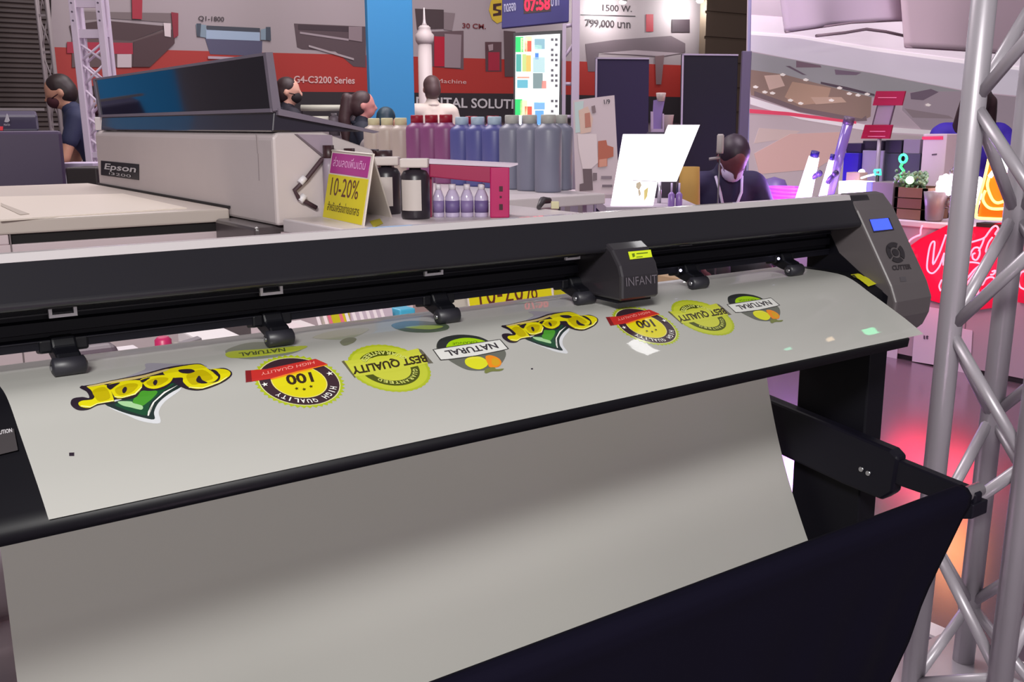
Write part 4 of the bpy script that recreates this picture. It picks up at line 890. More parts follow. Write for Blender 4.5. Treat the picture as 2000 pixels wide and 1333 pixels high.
pic((80, 66, 76), [(1600, 160), (1650, 170), (1705, 184), (1705, 188), (1650, 176), (1600, 164)], 6)
for k, (x, y) in enumerate(((1525, 146), (1570, 156), (1636, 172), (1655, 183), (1672, 186), (1690, 184), (1472, 170), (1490, 180), (1505, 182), (1540, 196), (1560, 202), (1620, 196), (1809, 205))):
    pic((226, 214, 210), [(x - 5, y - 1), (x, y - 3), (x + 6, y), (x + 2, y + 3), (x - 4, y + 2)], 7)
pic((150, 134, 144), [(1765, 180), (1880, 178), (2080, 200), (2080, 262), (1800, 255), (1760, 215)], 3); pic((104, 88, 102), [(1775, 182), (1815, 174), (1830, 180), (1800, 196), (1776, 194)], 6); pic((132, 116, 122), [(1764, 212), (1850, 226), (1860, 232), (1780, 230)], 5)
pic((214, 204, 208), [(1462, 190), (1560, 221), (1700, 246), (1860, 258), (1860, 266), (1700, 257), (1560, 233), (1462, 204)], 7)
pic((206, 70, 96), [(1460, 213), (1535, 219), (1668, 237), (1668, 242), (1535, 226), (1460, 221)], 8); pic((206, 70, 96), [(1800, 266), (1850, 268), (1850, 274), (1800, 271)], 8)
pic((170, 154, 158), [(1460, 222), (1540, 228), (1700, 258), (2080, 290), (2080, 430), (1460, 430)], 4)
pic((188, 152, 146), [(1470, 300), (1540, 262), (1640, 258), (1640, 300), (1590, 330), (1480, 340)], 6); pic((182, 160, 156), [(1480, 250), (1560, 256), (1540, 270), (1470, 280)], 5)
m.build('kitchen_picture', None, scn)
m = MB(); a_, b_ = hit(PS, 1465, 100), hit(PS, 1462, 300); m.prism([q[0] + Vector((-0.012, -0.02, 0)), q[0] + Vector((0.0, -0.02, 0)), q[3] + Vector((0.0, -0.02, 0)), q[3] + Vector((-0.012, -0.02, 0))], (0, 0.022, 0)); m.build('screen_edge', M((170, 165, 205), 0.4), scn)

# hanging fabric sheets in front of the screen
YD = YS - 0.5; PD = PY(YD)
def drape(label, tl, tr, br, bl, rgb, folds, sag, PD=PD):
    A, B, C_, D_ = [hit(PD, *p) for p in (tl, tr, br, bl)]
    top = thing('fabric_sheet', label, 'fabric', (A + B) / 2, group='white fabric sheets hanging over the screen')
    m = MB()
    def fn(u, v):
        p = A.lerp(B, u).lerp(D_.lerp(C_, u), v)
        return p + Vector((0, -0.05 * math.sin(u * folds * math.pi) * v - 0.02 * math.sin(u * 9) * v, sag * v * v * math.sin(u * math.pi)))
    m.grid(fn, 28, 16); m.build('cloth', M(rgb, 0.8, noise=0.05, scale=2), top, solid=0.004, normals=False)
    m = MB(); m.tube([D_ + Vector((0, -0.01, 0)), D_.lerp(C_, 0.5) + Vector((0, -0.05, sag)), C_ + Vector((0, -0.01, 0))], 0.008, 6); m.build('hem_rod', M((150, 130, 140), 0.4), top)
    m = MB(); m.tube([A + Vector((0, 0, 0.0)), B + Vector((0, 0, 0.0))], 0.02, 8); m.build('top_rail', STEEL, top)
drape('white fabric sheet hanging at the left end of the screen top, folded', (1512, -90), (1752, -90), (1760, 40), (1532, 63), (206, 188, 204), 3, 0.02)
drape('pinkish white fabric sheet hanging right of the folded one, lower hem', (1752, -90), (2060, -90), (2060, 112), (1766, 92), (216, 194, 202), 2, 0.0, PY(YS - 0.72))
m = MB(); m.tube([hit(PD, 1594, 70), hit(PD, 1650, 64), hit(PD, 1692, 57), hit(PD, 1730, 62), hit(PD, 1766, 70)], 0.012, 6); tag(m.build('curtain_rod', M((140, 122, 130), 0.4)), 'thin bent metal rod along the hem of the folded fabric sheet', 'rod')

# neon booth counter along X = 4.88
XN = 4.88; ZN = 0.765
nc = thing('neon_counter', 'long white exhibition counter with neon signs along its front', 'counter', (5.2, 3.1, 0))
m = MB(); m.box(XN - 0.01, 5.55, 0.9, 4.6, ZN - 0.03, ZN); m.build('counter_top', M((206, 192, 204), 0.4), nc, bevel=0.004)
m = MB(); m.box(XN, 5.5, 0.95, 4.55, 0.03, ZN - 0.03); m.build('counter_front', M((168, 146, 164), 0.4), nc)
m = MB()
for y in (1.6, 2.2, 2.76, 3.3, 3.9): m.box(XN - 0.002, XN + 0.002, y, y + 0.004, 0.03, ZN - 0.03)
m.build('panel_seam', M((110, 96, 110), 0.6), nc)
m = MB(); m.box(XN + 0.03, 5.45, 1.0, 4.5, 0.0, 0.03); m.build('plinth', M((60, 50, 60), 0.6), nc)
PN = PX(XN - 0.002)
# price sheets low on the counter front
for i, pts in enumerate(([(1790, 596), (1840, 604), (1832, 714), (1782, 706)], [(1706, 690), (1754, 680), (1752, 704), (1702, 697)], [(1868, 640), (1900, 646), (1895, 732), (1862, 726)])):
    t = thing('price_sheet', ['white price sheet low on the counter front below the red V neon', 'white price sheet low on the counter front just right of the cutter leg', 'white price sheet low on the counter front behind the aluminium truss'][i], 'sheet', hit(PN, *pts[0]), group='price sheets on the neon counter')
    m = MB(); m.flat(pts, PN, 0.003, 0.004); m.build('paper', M((206, 190, 214), 0.6), t)
    cxp, cyp = sum(p[0] for p in pts) / 4, sum(p[1] for p in pts) / 4
    m = MB(); m.use(M((80, 64, 90), 0.6)); m.ptext('฿', (cxp - 1, cyp + 8), (cxp + 5, cyp + 9), (cxp - 1, cyp), PN, 0.006, 0.02); m.build('lettering', None, t)
    m = MB(); m.use(M((80, 64, 90), 0.6)); m.ptext('1', (cxp - 6, cyp + 7), (cxp - 3, cyp + 8), (cxp - 6, cyp), PN, 0.006, 0.02); m.build('lettering', None, t)

# neon signs
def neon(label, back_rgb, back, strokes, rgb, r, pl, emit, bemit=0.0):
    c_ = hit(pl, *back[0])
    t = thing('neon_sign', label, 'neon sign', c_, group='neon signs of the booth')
    m = MB(); m.flat(back, pl, 0.006, 0.012); m.build('glow_backing', M(back_rgb, 0.25, emit=bemit), t)  # tinted emissive sheet painting the glow of the tubes on the board
    for s_ in strokes:
        P = [hit(pl, *p) + pl[1] * 0.026 for p in s_]
        Q = []                                     # smooth the stroke (Catmull-Rom)
        for i in range(len(P) - 1):
            a0 = P[max(i - 1, 0)]; a1 = P[i]; a2 = P[i + 1]; a3 = P[min(i + 2, len(P) - 1)]
            for k in range(4):
                u = k / 4; Q.append(0.5 * ((2 * a1) + (a2 - a0) * u + (2 * a0 - 5 * a1 + 4 * a2 - a3) * u * u + (3 * a1 - a0 - 3 * a2 + a3) * u ** 3))
        Q.append(P[-1])
        m = MB(); m.tube(Q, r, 8); m.build('neon_tube', M(rgb, 0.4, emit=emit), t)
    return t
RN = (255, 118, 138)
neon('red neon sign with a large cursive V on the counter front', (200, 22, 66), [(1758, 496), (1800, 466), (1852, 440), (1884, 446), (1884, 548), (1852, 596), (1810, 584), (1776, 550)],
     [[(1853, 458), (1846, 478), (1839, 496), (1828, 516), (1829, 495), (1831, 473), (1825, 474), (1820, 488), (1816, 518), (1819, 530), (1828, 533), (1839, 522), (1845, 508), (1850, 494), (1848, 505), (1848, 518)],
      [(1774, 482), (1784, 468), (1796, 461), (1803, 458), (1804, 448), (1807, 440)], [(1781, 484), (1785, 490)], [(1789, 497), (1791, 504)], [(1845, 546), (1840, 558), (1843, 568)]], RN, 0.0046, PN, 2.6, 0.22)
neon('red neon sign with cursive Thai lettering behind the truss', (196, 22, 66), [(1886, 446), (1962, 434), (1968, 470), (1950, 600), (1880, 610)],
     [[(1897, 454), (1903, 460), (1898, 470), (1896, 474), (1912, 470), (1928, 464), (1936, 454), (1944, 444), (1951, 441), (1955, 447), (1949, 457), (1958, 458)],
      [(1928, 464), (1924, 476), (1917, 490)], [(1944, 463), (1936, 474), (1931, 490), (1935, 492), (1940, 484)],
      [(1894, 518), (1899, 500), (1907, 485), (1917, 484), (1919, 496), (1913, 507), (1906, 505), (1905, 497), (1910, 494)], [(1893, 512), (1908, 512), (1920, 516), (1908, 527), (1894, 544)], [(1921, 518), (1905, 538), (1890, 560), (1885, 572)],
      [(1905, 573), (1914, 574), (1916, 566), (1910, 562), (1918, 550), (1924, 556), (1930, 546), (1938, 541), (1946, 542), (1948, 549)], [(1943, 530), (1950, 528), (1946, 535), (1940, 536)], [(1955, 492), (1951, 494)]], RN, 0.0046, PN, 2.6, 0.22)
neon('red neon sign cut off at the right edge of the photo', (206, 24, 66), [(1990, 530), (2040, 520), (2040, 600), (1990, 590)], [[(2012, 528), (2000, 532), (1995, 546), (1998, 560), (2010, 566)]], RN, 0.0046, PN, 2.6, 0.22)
PO = PX(XN - 0.0)
YN = (255, 214, 110)
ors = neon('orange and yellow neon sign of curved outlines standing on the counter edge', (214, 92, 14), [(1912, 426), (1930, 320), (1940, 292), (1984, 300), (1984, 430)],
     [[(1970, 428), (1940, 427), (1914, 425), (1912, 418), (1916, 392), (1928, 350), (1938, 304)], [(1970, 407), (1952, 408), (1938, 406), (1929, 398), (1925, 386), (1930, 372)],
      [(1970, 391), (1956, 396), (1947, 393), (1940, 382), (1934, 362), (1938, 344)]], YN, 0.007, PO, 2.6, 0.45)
m = MB(); P = [hit(PO, *p) + PO[1] * 0.027 for p in ((1939, 345), (1946, 336), (1952, 333), (1956, 345), (1967, 353))]; m.tube(P, 0.012, 8); m.build('neon_tube', M((255, 244, 200), 0.4, emit=3), ors)
m = MB(); m.box(XN - 0.02, XN + 0.06, hit(PO, 1984, 428).y - .05, hit(PO, 1912, 426).y, ZN, ZN + 0.02); m.build('sign_foot', DARKT, ors)
m = MB(); P = [hit(PO, *p) + PO[1] * 0.02 for p in ((1958, 302), (1964, 322), (1968, 338))]; m.tube(P, [0.02, 0.03, 0.012], 8); m.build('white_lamp', M((236, 250, 250), 0.4, emit=2), ors)
for nm, px, py, e, col in (('neon_glow_red', 1830, 520, 3, (1, .08, .16)), ('neon_glow_red', 1920, 520, 3, (1, .08, .16)), ('neon_glow_orange', 1945, 370, 4, (1, .4, .06))):
    l = bpy.data.lights.new(nm, 'POINT'); l.energy = e; l.color = col; l.shadow_soft_size = 0.15
    o = bpy.data.objects.new(nm, l); COL.objects.link(o); o.location = hit(PN, px, py) + Vector((-0.12, 0, 0))

# goods standing on the neon counter
def onN(px, py): p = onZ(px, py, ZN); return p
def cbox(name, label, px0, px1, y0, y1, X, mat, group=None, d=0.2, zb=None, cat='box'):
    pl = PX(X); a_, b_ = hit(pl, px0, y1), hit(pl, px1, y1); zt = hit(pl, (px0 + px1) / 2, y0).z
    z0 = ZN if zb is None else zb
    m = MB(); m.box(X, X + d, min(a_.y, b_.y), max(a_.y, b_.y), z0, zt)
    return tag(m.build(name, mat, bevel=0.003), label, cat, group), zt
p = PX(4.92)
wc = thing('wooden_crate', 'brown wooden crate with plank sides on the counter corner', 'crate', (4.92, 3.15, ZN))
a_, b_ = hit(p, 1746, 400).y, hit(p, 1806, 400).y; zt = hit(p, 1776, 366).z
for k in range(3):
    z0 = ZN + (zt - ZN) * k / 3
    m = MB(); m.box(4.92, 4.94, b_, a_, z0 + 0.003, ZN + (zt - ZN) * (k + 1) / 3 - 0.003); m.box(5.15, 5.17, b_, a_, z0 + 0.003, ZN + (zt - ZN) * (k + 1) / 3 - 0.003)
    m.box(4.92, 5.17, a_ - 0.02, a_, z0 + 0.003, ZN + (zt - ZN) * (k + 1) / 3 - 0.003); m.box(4.92, 5.17, b_, b_ + 0.02, z0 + 0.003, ZN + (zt - ZN) * (k + 1) / 3 - 0.003)
    m.build('plank', M([(122, 84, 66), (112, 72, 62), (126, 88, 70)][k], 0.7, noise=0.1), wc)
m = MB(); m.box(4.93, 5.16, b_ + .01, a_ - .01, ZN, ZN + 0.01); m.build('bottom', M((100, 70, 58), 0.7), wc)
# crystal beads in the crate
random.seed(3); m = MB()
for k in range(150):
    px = random.uniform(1748, 1812); py = random.gauss(352, 9); 
    q = hit(PX(4.94 + random.random() * 0.18), px, max(333, py)); q.z = max(q.z, zt - .02)
    m.ball(q, random.uniform(0.008, 0.016), 6, 4)
o = m.build('glass_beads', M((120, 150, 118), 0.15, coat=0.5)); tag(o, 'heap of greenish glass beads and crystals in the wooden crate', 'beads'); o['kind'] = 'stuff'
c_ = hit(PX(4.93), 1777, 352); m = MB(); m.ball(c_, 0.022); t = tag(m.build('globe_lamp', M((190, 255, 190), 0.4, emit=2.2)), 'small pale green glowing globe among the glass beads', 'lamp')
c_ = hit(PX(5.19), 1683, 337); tl_ = thing('table_lamp', 'small white globe lamp in front of the lilac boxes', 'lamp', (c_.x, c_.y, ZN))
m = MB(); m.ball(c_, 0.02); m.build('globe', M((255, 240, 245), 0.4, emit=2.5), tl_)
m = MB(); m.tube([Vector((c_.x, c_.y, ZN)), c_], 0.006, 8); m.lathe((c_.x, c_.y, ZN), [(0.04, 0), (0.04, 0.008), (0.01, 0.014)], 14); m.build('lamp_stem', DARKT, tl_)
# green neon figure
c_ = PX(5.0); gf = thing('green_figure_lamp', 'small bright green glowing figure lamp before the dark boxes', 'lamp', hit(c_, 1763, 345))
m = MB(); cc = hit(c_, 1764, 310); rr = 0.022
m.tube([cc + Vector((0, math.cos(a), math.sin(a))) * rr for a in [i * math.pi / 6 for i in range(13)]], 0.007, 8); m.build('head_ring', M((60, 255, 150), 0.4, emit=2.2), gf)
m = MB(); m.tube([hit(c_, 1763, 318), hit(c_, 1759, 326), hit(c_, 1765, 334), hit(c_, 1760, 341), hit(c_, 1762, 348)], 0.008, 8); m.build('body_tube', M((60, 240, 120), 0.4, emit=1.8), gf)
m = MB(); b_ = hit(c_, 1762, 348); m.tube([Vector((b_.x, b_.y, ZN)), b_], 0.01, 8); m.build('lamp_stem', DARKT, gf)
c2 = PX(5.02); gr = thing('green_ring_lamp', 'small teal glowing square ring at the foot of the lilac boxes', 'lamp', hit(c2, 1712, 340))
m = MB(); m.tube([hit(c2, *q) for q in ((1708, 333), (1719, 332), (1720, 341), (1710, 342), (1708, 333))], 0.007, 8); m.build('ring_tube', M((60, 225, 170), 0.4, emit=1.6), gr)
m = MB(); m.tube([hit(c2, *q) for q in ((1682, 348), (1694, 344), (1708, 341))], 0.006, 8); m.build('arm_tube', M((210, 235, 230), 0.4, emit=1.0), gr)
m = MB(); b_ = hit(c2, 1714, 342); m.tube([Vector((b_.x, b_.y, ZN)), b_], 0.01, 8); m.build('lamp_stem', DARKT, gr)
# stacked dark boxes further back on the counter
XBk = 5.28; G_ = 'stacked boxes at the back of the neon counter'
o, z1 = cbox('carton', 'lilac-white double box, the brightest of the stacked boxes', 1681, 1722, 294, 350, XBk, M((150, 138, 170), 0.5), G_)
o, zk = cbox('carton', 'dark box lying on top of the lilac double box', 1684, 1724, 275, 293, XBk + 0.02, M((34, 26, 46), 0.5), G_, zb=z1)
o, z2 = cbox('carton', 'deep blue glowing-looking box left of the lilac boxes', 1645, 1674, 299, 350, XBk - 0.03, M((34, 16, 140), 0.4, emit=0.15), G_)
cbox('carton', 'black box resting on the deep blue box', 1652, 1681, 280, 299, XBk - 0.01, M((32, 22, 52), 0.5), G_, zb=z2)
o, z3 = cbox('carton', 'dark slate box right of the lilac boxes, bottom of its stack', 1726, 1758, 300, 350, XBk, M((44, 46, 62), 0.5), G_)
o, z4 = cbox('carton', 'dark slate box resting on the bottom slate box', 1728, 1760, 274, 300, XBk + 0.01, M((36, 32, 50), 0.5), G_, zb=z3)
o, z5 = cbox('carton', 'dark slate box at the right end of the dark stacks', 1762, 1794, 300, 350, XBk, M((52, 52, 68), 0.5), G_)
cbox('carton', 'grey box with line on top of the right slate box', 1763, 1796, 272, 300, XBk, M((122, 112, 126), 0.5), G_, zb=z5)
o, z6 = cbox('carton', 'white carton with red top stripe left of the purple-shirted person', 1797, 1843, 262, 345, XBk - 0.02, M((200, 180, 186), 0.5), G_)
m = MB(); PXc = PX(XBk - 0.021); m.flat([(1801, 267), (1842, 266), (1842, 273), (1801, 273)], PXc, 0.001, 0.001); m.build('red_stripe', M((230, 60, 96), 0.5), o)
m = MB(); m.flat([(1820, 301), (1830, 300), (1830, 303), (1820, 304)], PXc, 0.001, 0.001); m.build('print_mark', M((90, 74, 84), 0.5), o)
# red tag stand
c3 = PX(5.22); tg = thing('tag_stand', 'clear sign stand with two red plates before the dark boxes', 'sign', Vector((5.22, hit(c3, 1715, 300).y, ZN)))
m = MB(); m.flat([(1712, 178), (1769, 178), (1762, 206), (1705, 206)], c3, 0.01, 0.004); m.build('upper_plate', M((160, 26, 66), 0.4), tg)
m = MB(); m.flat([(1690, 244), (1744, 244), (1738, 271), (1682, 271)], c3, 0.01, 0.004); m.build('lower_plate', M((150, 12, 52), 0.4), tg)
m = MB(); m.flat([(1714, 206), (1748, 206), (1737, 244), (1704, 244)], c3, 0.006, 0.0); m.build('clear_plate', M((150, 130, 144), 0.2), tg)
m = MB(); m.flat([(1713, 206), (1715, 206), (1705, 244), (1703, 244)], c3, 0.008, 0.002); m.flat([(1746, 206), (1748, 206), (1738, 244), (1736, 244)], c3, 0.008, 0.002); m.build('side_rail', M((90, 70, 84), 0.4), tg)
m = MB(); m.use(M((230, 130, 160), 0.5)); m.flat([(1716, 190), (1752, 190), (1752, 191.5), (1716, 191.5)], c3, 0.001, 0.006); m.flat([(1700, 256), (1730, 256), (1730, 257.5), (1700, 257.5)], c3, 0.001, 0.006); m.flat([(1696, 266), (1730, 266), (1730, 267.2), (1696, 267.2)], c3, 0.001, 0.006); m.build('plate_lines', None, tg)
m = MB(); b_ = hit(c3, 1716, 270); m.tube([Vector((5.23, b_.y, ZN)), b_ + Vector((0.01, 0, 0))], 0.012, 8); m.lathe((5.23, b_.y, ZN), [(0.05, 0), (0.05, 0.01), (0.012, 0.016)], 14); m.build('stand_pole', M((150, 140, 156), 0.3), tg)
# light box and sparkle on the counter
o, _ = cbox('light_box', 'low bright white light box on the counter in front of the blue box', 1636, 1686, 355, 392, 4.98, M((255, 244, 250), 0.4, emit=2.2), None, 0.15, cat='light box')
o, _ = cbox('power_unit', 'small blue-lit power unit right of the low light box', 1690, 1702, 356, 384, 4.99, M((110, 120, 230), 0.4, emit=0.5), None, 0.1, cat='device')
o, _ = cbox('wooden_box', 'small tan box behind the low light box', 1652, 1678, 337, 352, 5.12, M((178, 150, 140), 0.6), None, 0.08)
o, _ = cbox('grey_block', 'dull grey block between the light box and the wooden crate', 1700, 1742, 356, 412, 4.95, M((128, 116, 122), 0.6), None, 0.15, cat='block')
# vase and fairy-light ball
p = PX(4.95); c_ = hit(p, 1824, 425); c_.z = ZN
t = thing('vase', 'grey vase beside the wooden crate holding dazzling white fairy lights', 'vase', c_)
m = MB(); zt_ = hit(p, 1824, 374).z - ZN; m.lathe(c_, [(0.035, 0), (0.045, 0.01), (0.05, zt_ * .5), (0.062, zt_), (0.056, zt_)], 18); m.build('vase_body', M((128, 114, 124), 0.4), t)
m = MB(); random.seed(5)
for px, py, n_, sx_, sy_ in ((1848, 358, 90, 14, 11), (1908, 366, 80, 13, 17)):
    for k in range(n_):
        q = hit(PX(4.93 + random.random() * .1), random.gauss(px, sx_ * .6), random.gauss(py, sy_ * .6)); m.ball(q, random.uniform(0.008, 0.02), 6, 4)
o = m.build('fairy_lights', M((255, 248, 255), 0.4, emit=3.2)); tag(o, 'dazzling white bunches of fairy lights on the counter behind the truss', 'lights'); o['kind'] = 'stuff'
m = MB(); p5 = PX(4.97)
for px, py in ((1862, 390), (1856, 398), (1866, 404), (1858, 410), (1868, 330), (1880, 334), (1862, 336), (1874, 340), (1886, 326)):
    m.ball(hit(p5, px, py), 0.022, 7, 5)
o = m.build('glass_pebbles', M((120, 112, 118), 0.15, coat=0.6)); tag(o, 'grey glass pebbles around the fairy lights', 'pebbles'); o['kind'] = 'stuff'
# glowing tubes and purple strip light
G_ = 'leaning glowing tubes'
p = PX(4.95)
for i, (x0, y0, x1, y1, r, lb) in enumerate(((1566, 384, 1590, 307, 0.05, 'wide white glowing tube with violet rim, left of two'), (1602, 384, 1624, 313, 0.026, 'slim white glowing tube, right of two'))):
    a_, b_ = hit(p, x0, y0), hit(p, x1, y1); a_.z = ZN + r * .4
    t = thing('glow_tube', lb, 'lamp', a_, group=G_)
    m = MB(); m.tube([a_, b_], [r, r * .62], 16); m.build('tube_body', M((246, 226, 255), 0.4, emit=2.4), t)
    d = (b_ - a_).normalized(); m = MB(); m.tube([b_ - d * 0.006, b_ + d * 0.035], r * .5, 12); m.build('end_cap', M((34, 20, 110), 0.4), t)
    m = MB(); k = a_.lerp(b_, 0.55); e = hit(p, x0 + (34 if i == 0 else 30), 339); m.tube([k, e], [0.02, 0.014], 8); m.ball(e, 0.02); m.build('side_clip', M((40, 24, 70), 0.4), t)
a_, b_ = hit(PX(5.02), 1612, 384), hit(PX(5.02), 1656, 242); a_.z = ZN
t = thing('acrylic_tube', 'tall violet clear acrylic tube leaning behind the glowing tubes', 'tube', a_)
m = MB(); m.tube([a_, b_], 0.03, 14); m.build('tube_body', M((118, 96, 170), 0.15, coat=0.6), t)
d = (b_ - a_).normalized(); m = MB(); m.tube([b_, b_ + d * 0.04], 0.031, 14); m.build('tube_cap', M((84, 66, 90), 0.4), t)
t = thing('led_strip_coil', 'coil of magenta glowing LED strip on the counter beside the seated person', 'light strip', hit(p, 1540, 380))
for k in range(6):
    m = MB(); zc = ZN + 0.012 + k * 0.022; c_ = hit(PX(5.02), 1530, 380); 
    m.tube([Vector((c_.x + 0.09 * math.cos(a), c_.y + 0.13 * math.sin(a) - 0.02 * (k // 3), zc)) for a in [i * math.pi / 9 for i in range(19)]], 0.0095, 8); m.build('strip_turn', M((206, 50, 226) if k < 3 else (150, 60, 236), 0.4, emit=1.6), t)
a_ = hit(PX(5.3), 1512, 352)
m = MB(); m.lathe((a_.x, a_.y, ZN), [(0.1, 0), (0.11, 0.06), (0.07, 0.15), (0.0, 0.17)], 18); tag(m.build('helmet', M((104, 88, 140), 0.4)), 'grey-violet dome-shaped object beside the seated person', 'helmet')
l = bpy.data.lights.new('tube_glow', 'POINT'); l.energy = 16; l.color = (.55, .25, 1); l.shadow_soft_size = 0.1
o = bpy.data.objects.new('tube_glow', l); COL.objects.link(o); o.location = hit(PX(4.8), 1570, 370)
# violet lit panel low in front of the counter, seen under the beam
p = PX(XN - 0.06)
t = thing('violet_light_panel', 'violet glowing acrylic panel low at the counter front, seen below the beam', 'light panel', hit(p, 1440, 540))
m = MB(); q = [hit(p, *k) for k in ((1386, 508), (1470, 494), (1480, 545), (1384, 552))]; q[2].z = q[3].z = 0.0
m.prism(q, (0.04, 0, 0)); m.build('acrylic_panel', M((176, 70, 235), 0.4, emit=1.1), t)
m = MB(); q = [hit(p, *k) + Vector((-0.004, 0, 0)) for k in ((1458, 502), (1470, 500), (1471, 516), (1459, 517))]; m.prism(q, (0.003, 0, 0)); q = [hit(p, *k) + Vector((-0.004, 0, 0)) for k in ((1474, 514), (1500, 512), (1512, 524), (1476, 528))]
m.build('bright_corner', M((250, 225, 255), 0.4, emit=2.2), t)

# ============================================================ VINYL CUTTER (foreground)
vc = thing('vinyl_cutter', 'large black vinyl cutting plotter on legs with control console and fabric basket', 'cutting plotter', (0.75, 1.05, 0))
X0, X1 = -0.16, 1.46
BKM = M((8, 7, 16), 0.6, spec=0.25)
m = MB(); m.profx([(1.056, 1.1605), (1.049, 1.1603), (1.0450, 1.1535), (1.020, 1.116), (1.021, 1.110), (1.035, 1.106), (1.135, 1.106), (1.14, 1.145), (1.125, 1.152)], X0, 1.505)
m.build('beam_cover', M((26, 25, 30), 0.3, coat=0.25, noise=0.06, spec=0.4), vc, bevel=0.002)
m = MB(); m.profx([(1.0480, 1.1600), (1.0447, 1.1525), (1.0438, 1.1530), (1.0472, 1.1612), (1.056, 1.1616), (1.056, 1.1600)], X0, 1.452); m.build('top_strip', M((176, 170, 172), 0.25, coat=0.6), vc)  # pale strip painting the highlight along the beam's rounded top edge
m = MB(); m.profx([(1.08, 1.107), (1.08, 1.094), (1.087, 1.092), (1.087, 1.088), (1.08, 1.086), (1.08, 1.075), (1.088, 1.073), (1.088, 1.069), (1.08, 1.067), (1.08, 1.0575), (1.135, 1.0575), (1.135, 1.107)], X0, 1.46)
m.build('guide_rail', M((9, 8, 18), 0.6, spec=0.2), vc)
m = MB(); m.profx([(1.0785, 1.0935), (1.0785, 1.095), (1.081, 1.095), (1.081, 1.0935)], X0, 1.46); m.profx([(1.0785, 1.0660), (1.0785, 1.0672), (1.081, 1.0672), (1.081, 1.0660)], X0, 1.46); m.build('rail_lip', M((24, 23, 32), 0.4, spec=0.3), vc)
for px, py in ((122, 608), (529, 566), (846, 529), (1118, 499), (1338, 472), (1506, 455), (1581, 448)):
    c_ = onY(px, py, 1.078); w_, h_, th = 0.0135, 0.0058, 0.0016
    m = MB(); y0, y1 = 1.0755, 1.0795
    m.prism([(c_.x - w_, y0, c_.z + h_), (c_.x - w_ + th * 2, y0, c_.z + h_), (c_.x - w_ + th * 2, y0, c_.z - h_ + th * 2), (c_.x + w_ - th * 2, y0, c_.z - h_ + th * 2), (c_.x + w_ - th * 2, y0, c_.z + h_), (c_.x + w_, y0, c_.z + h_), (c_.x + w_, y0, c_.z - h_), (c_.x - w_, y0, c_.z - h_)], (0, y1 - y0, 0))
    m.build('rail_clip', M((205, 200, 208), 0.4), vc)
for k in range(6):
    x = 0.207 + 0.2247 * k
    m = MB(); m.profx([(1.105, 1.07), (1.105, 1.052), (1.085, 1.046), (1.062, 1.040), (1.052, 1.0415), (1.050, 1.049), (1.058, 1.056), (1.07, 1.060), (1.076, 1.07)], x - 0.011, x + 0.013)
    m.profx([(1.078, 1.068), (1.078, 1.054), (1.10, 1.05), (1.10, 1.068)], x - 0.022, x + 0.026)
    a_ = m.build('pinch_roller_arm', M((8, 8, 14), 0.45, spec=0.3), vc, bevel=0.0025)
    m = MB(); m.lathe((x - 0.0165, 1.056, 1.0435), [(0.006, 0), (0.0095, 0.002), (0.0095, 0.031), (0.006, 0.033)], 16, (1, 0, 0)); m.build('roller', M((34, 33, 40), 0.45), a_)
    m = MB(); m.lathe((x - 0.0178, 1.056, 1.0435), [(0.003, 0), (0.003, 0.0355)], 10, (1, 0, 0)); m.build('axle', STEEL, a_)
    if k in (4, 5):
        m = MB(); m.ball((x - 0.024, 1.0705, 1.0625), 0.0022, 8, 6); m.build('indicator', M((220, 214, 255), 0.4, emit=3), a_)
# cutting carriage
xa, xb = 0.889, 0.958
m = MB(); m.profx([(1.09, 1.124), (1.022, 1.121), (1.010, 1.114), (0.994, 1.094), (0.989, 1.080), (0.988, 1.050), (0.991, 1.046), (1.09, 1.047)], xa, xb)
cg = m.build('carriage', M((38, 35, 40), 0.4, coat=0.2), vc, bevel=0.004)
m = MB(); m.box(xa + 0.004, xb - 0.004, 1.0, 1.08, 1.042, 1.047); m.build('carriage_foot', BKM, cg)
pc_ = PP((0.92, 1.002, 1.104), (0, -0.020, 0.016))
m = MB(); m.use(M((196, 214, 30), 0.5)); m.flat([(1226, 493), (1270, 489), (1273, 503), (1230, 508)], pc_, 0.0006, 0.0012)
m.use(M((90, 110, 16), 0.5)); m.flat([(1233, 497), (1238, 496), (1239, 502), (1235, 504)], pc_, 0.0003, 0.0016); m.flat([(1242, 503), (1254, 502), (1254, 503.4), (1242, 504.4)], pc_, 0.0003, 0.0016); m.flat([(1242, 496), (1264, 494), (1264, 496), (1242, 498)], pc_, 0.0003, 0.0016)
m.build('warning_sticker', None, cg)
m = MB(); m.use(M((96, 90, 98), 0.4)); m.ptext('INFANT', (1223, 560), (1283, 553), (1222, 543), PY(0.988), 0.0005, 0.0); m.build('lettering', None, cg)
# control console
m = MB(); m.profx([(1.125, 1.154), (1.066, 1.163), (1.052, 1.160), (1.030, 1.137), (0.955, 1.018), (0.944, 0.992), (0.946, 0.965), (0.956, 0.942), (0.975, 0.925), (1.125, 0.92)], 1.452, 1.556)
co = m.build('control_console', M((84, 78, 80), 0.36, coat=0.15, noise=0.04), vc, bevel=0.005, seg=3)
pk = PP((1.5, 1.03, 1.137), (0, -0.119, 0.075))
def kpoly(nm, rgb, pts, off=0.0008, rough=0.4, emit=0.0, th=0.0006):
    m = MB(); m.flat(pts, pk, th, off); return m.build(nm, M(rgb, rough, emit=emit), co)
kpoly('lcd_frame', (34, 30, 44), [(1697, 429), (1736, 426), (1746, 450), (1706, 455)], 0.0010)
kpoly('lcd_screen', (60, 84, 250), [(1698, 430), (1733, 427), (1742, 448), (1706, 452)], 0.0016, 0.3, 1.0)
import itertools
bc = (1748, 494)
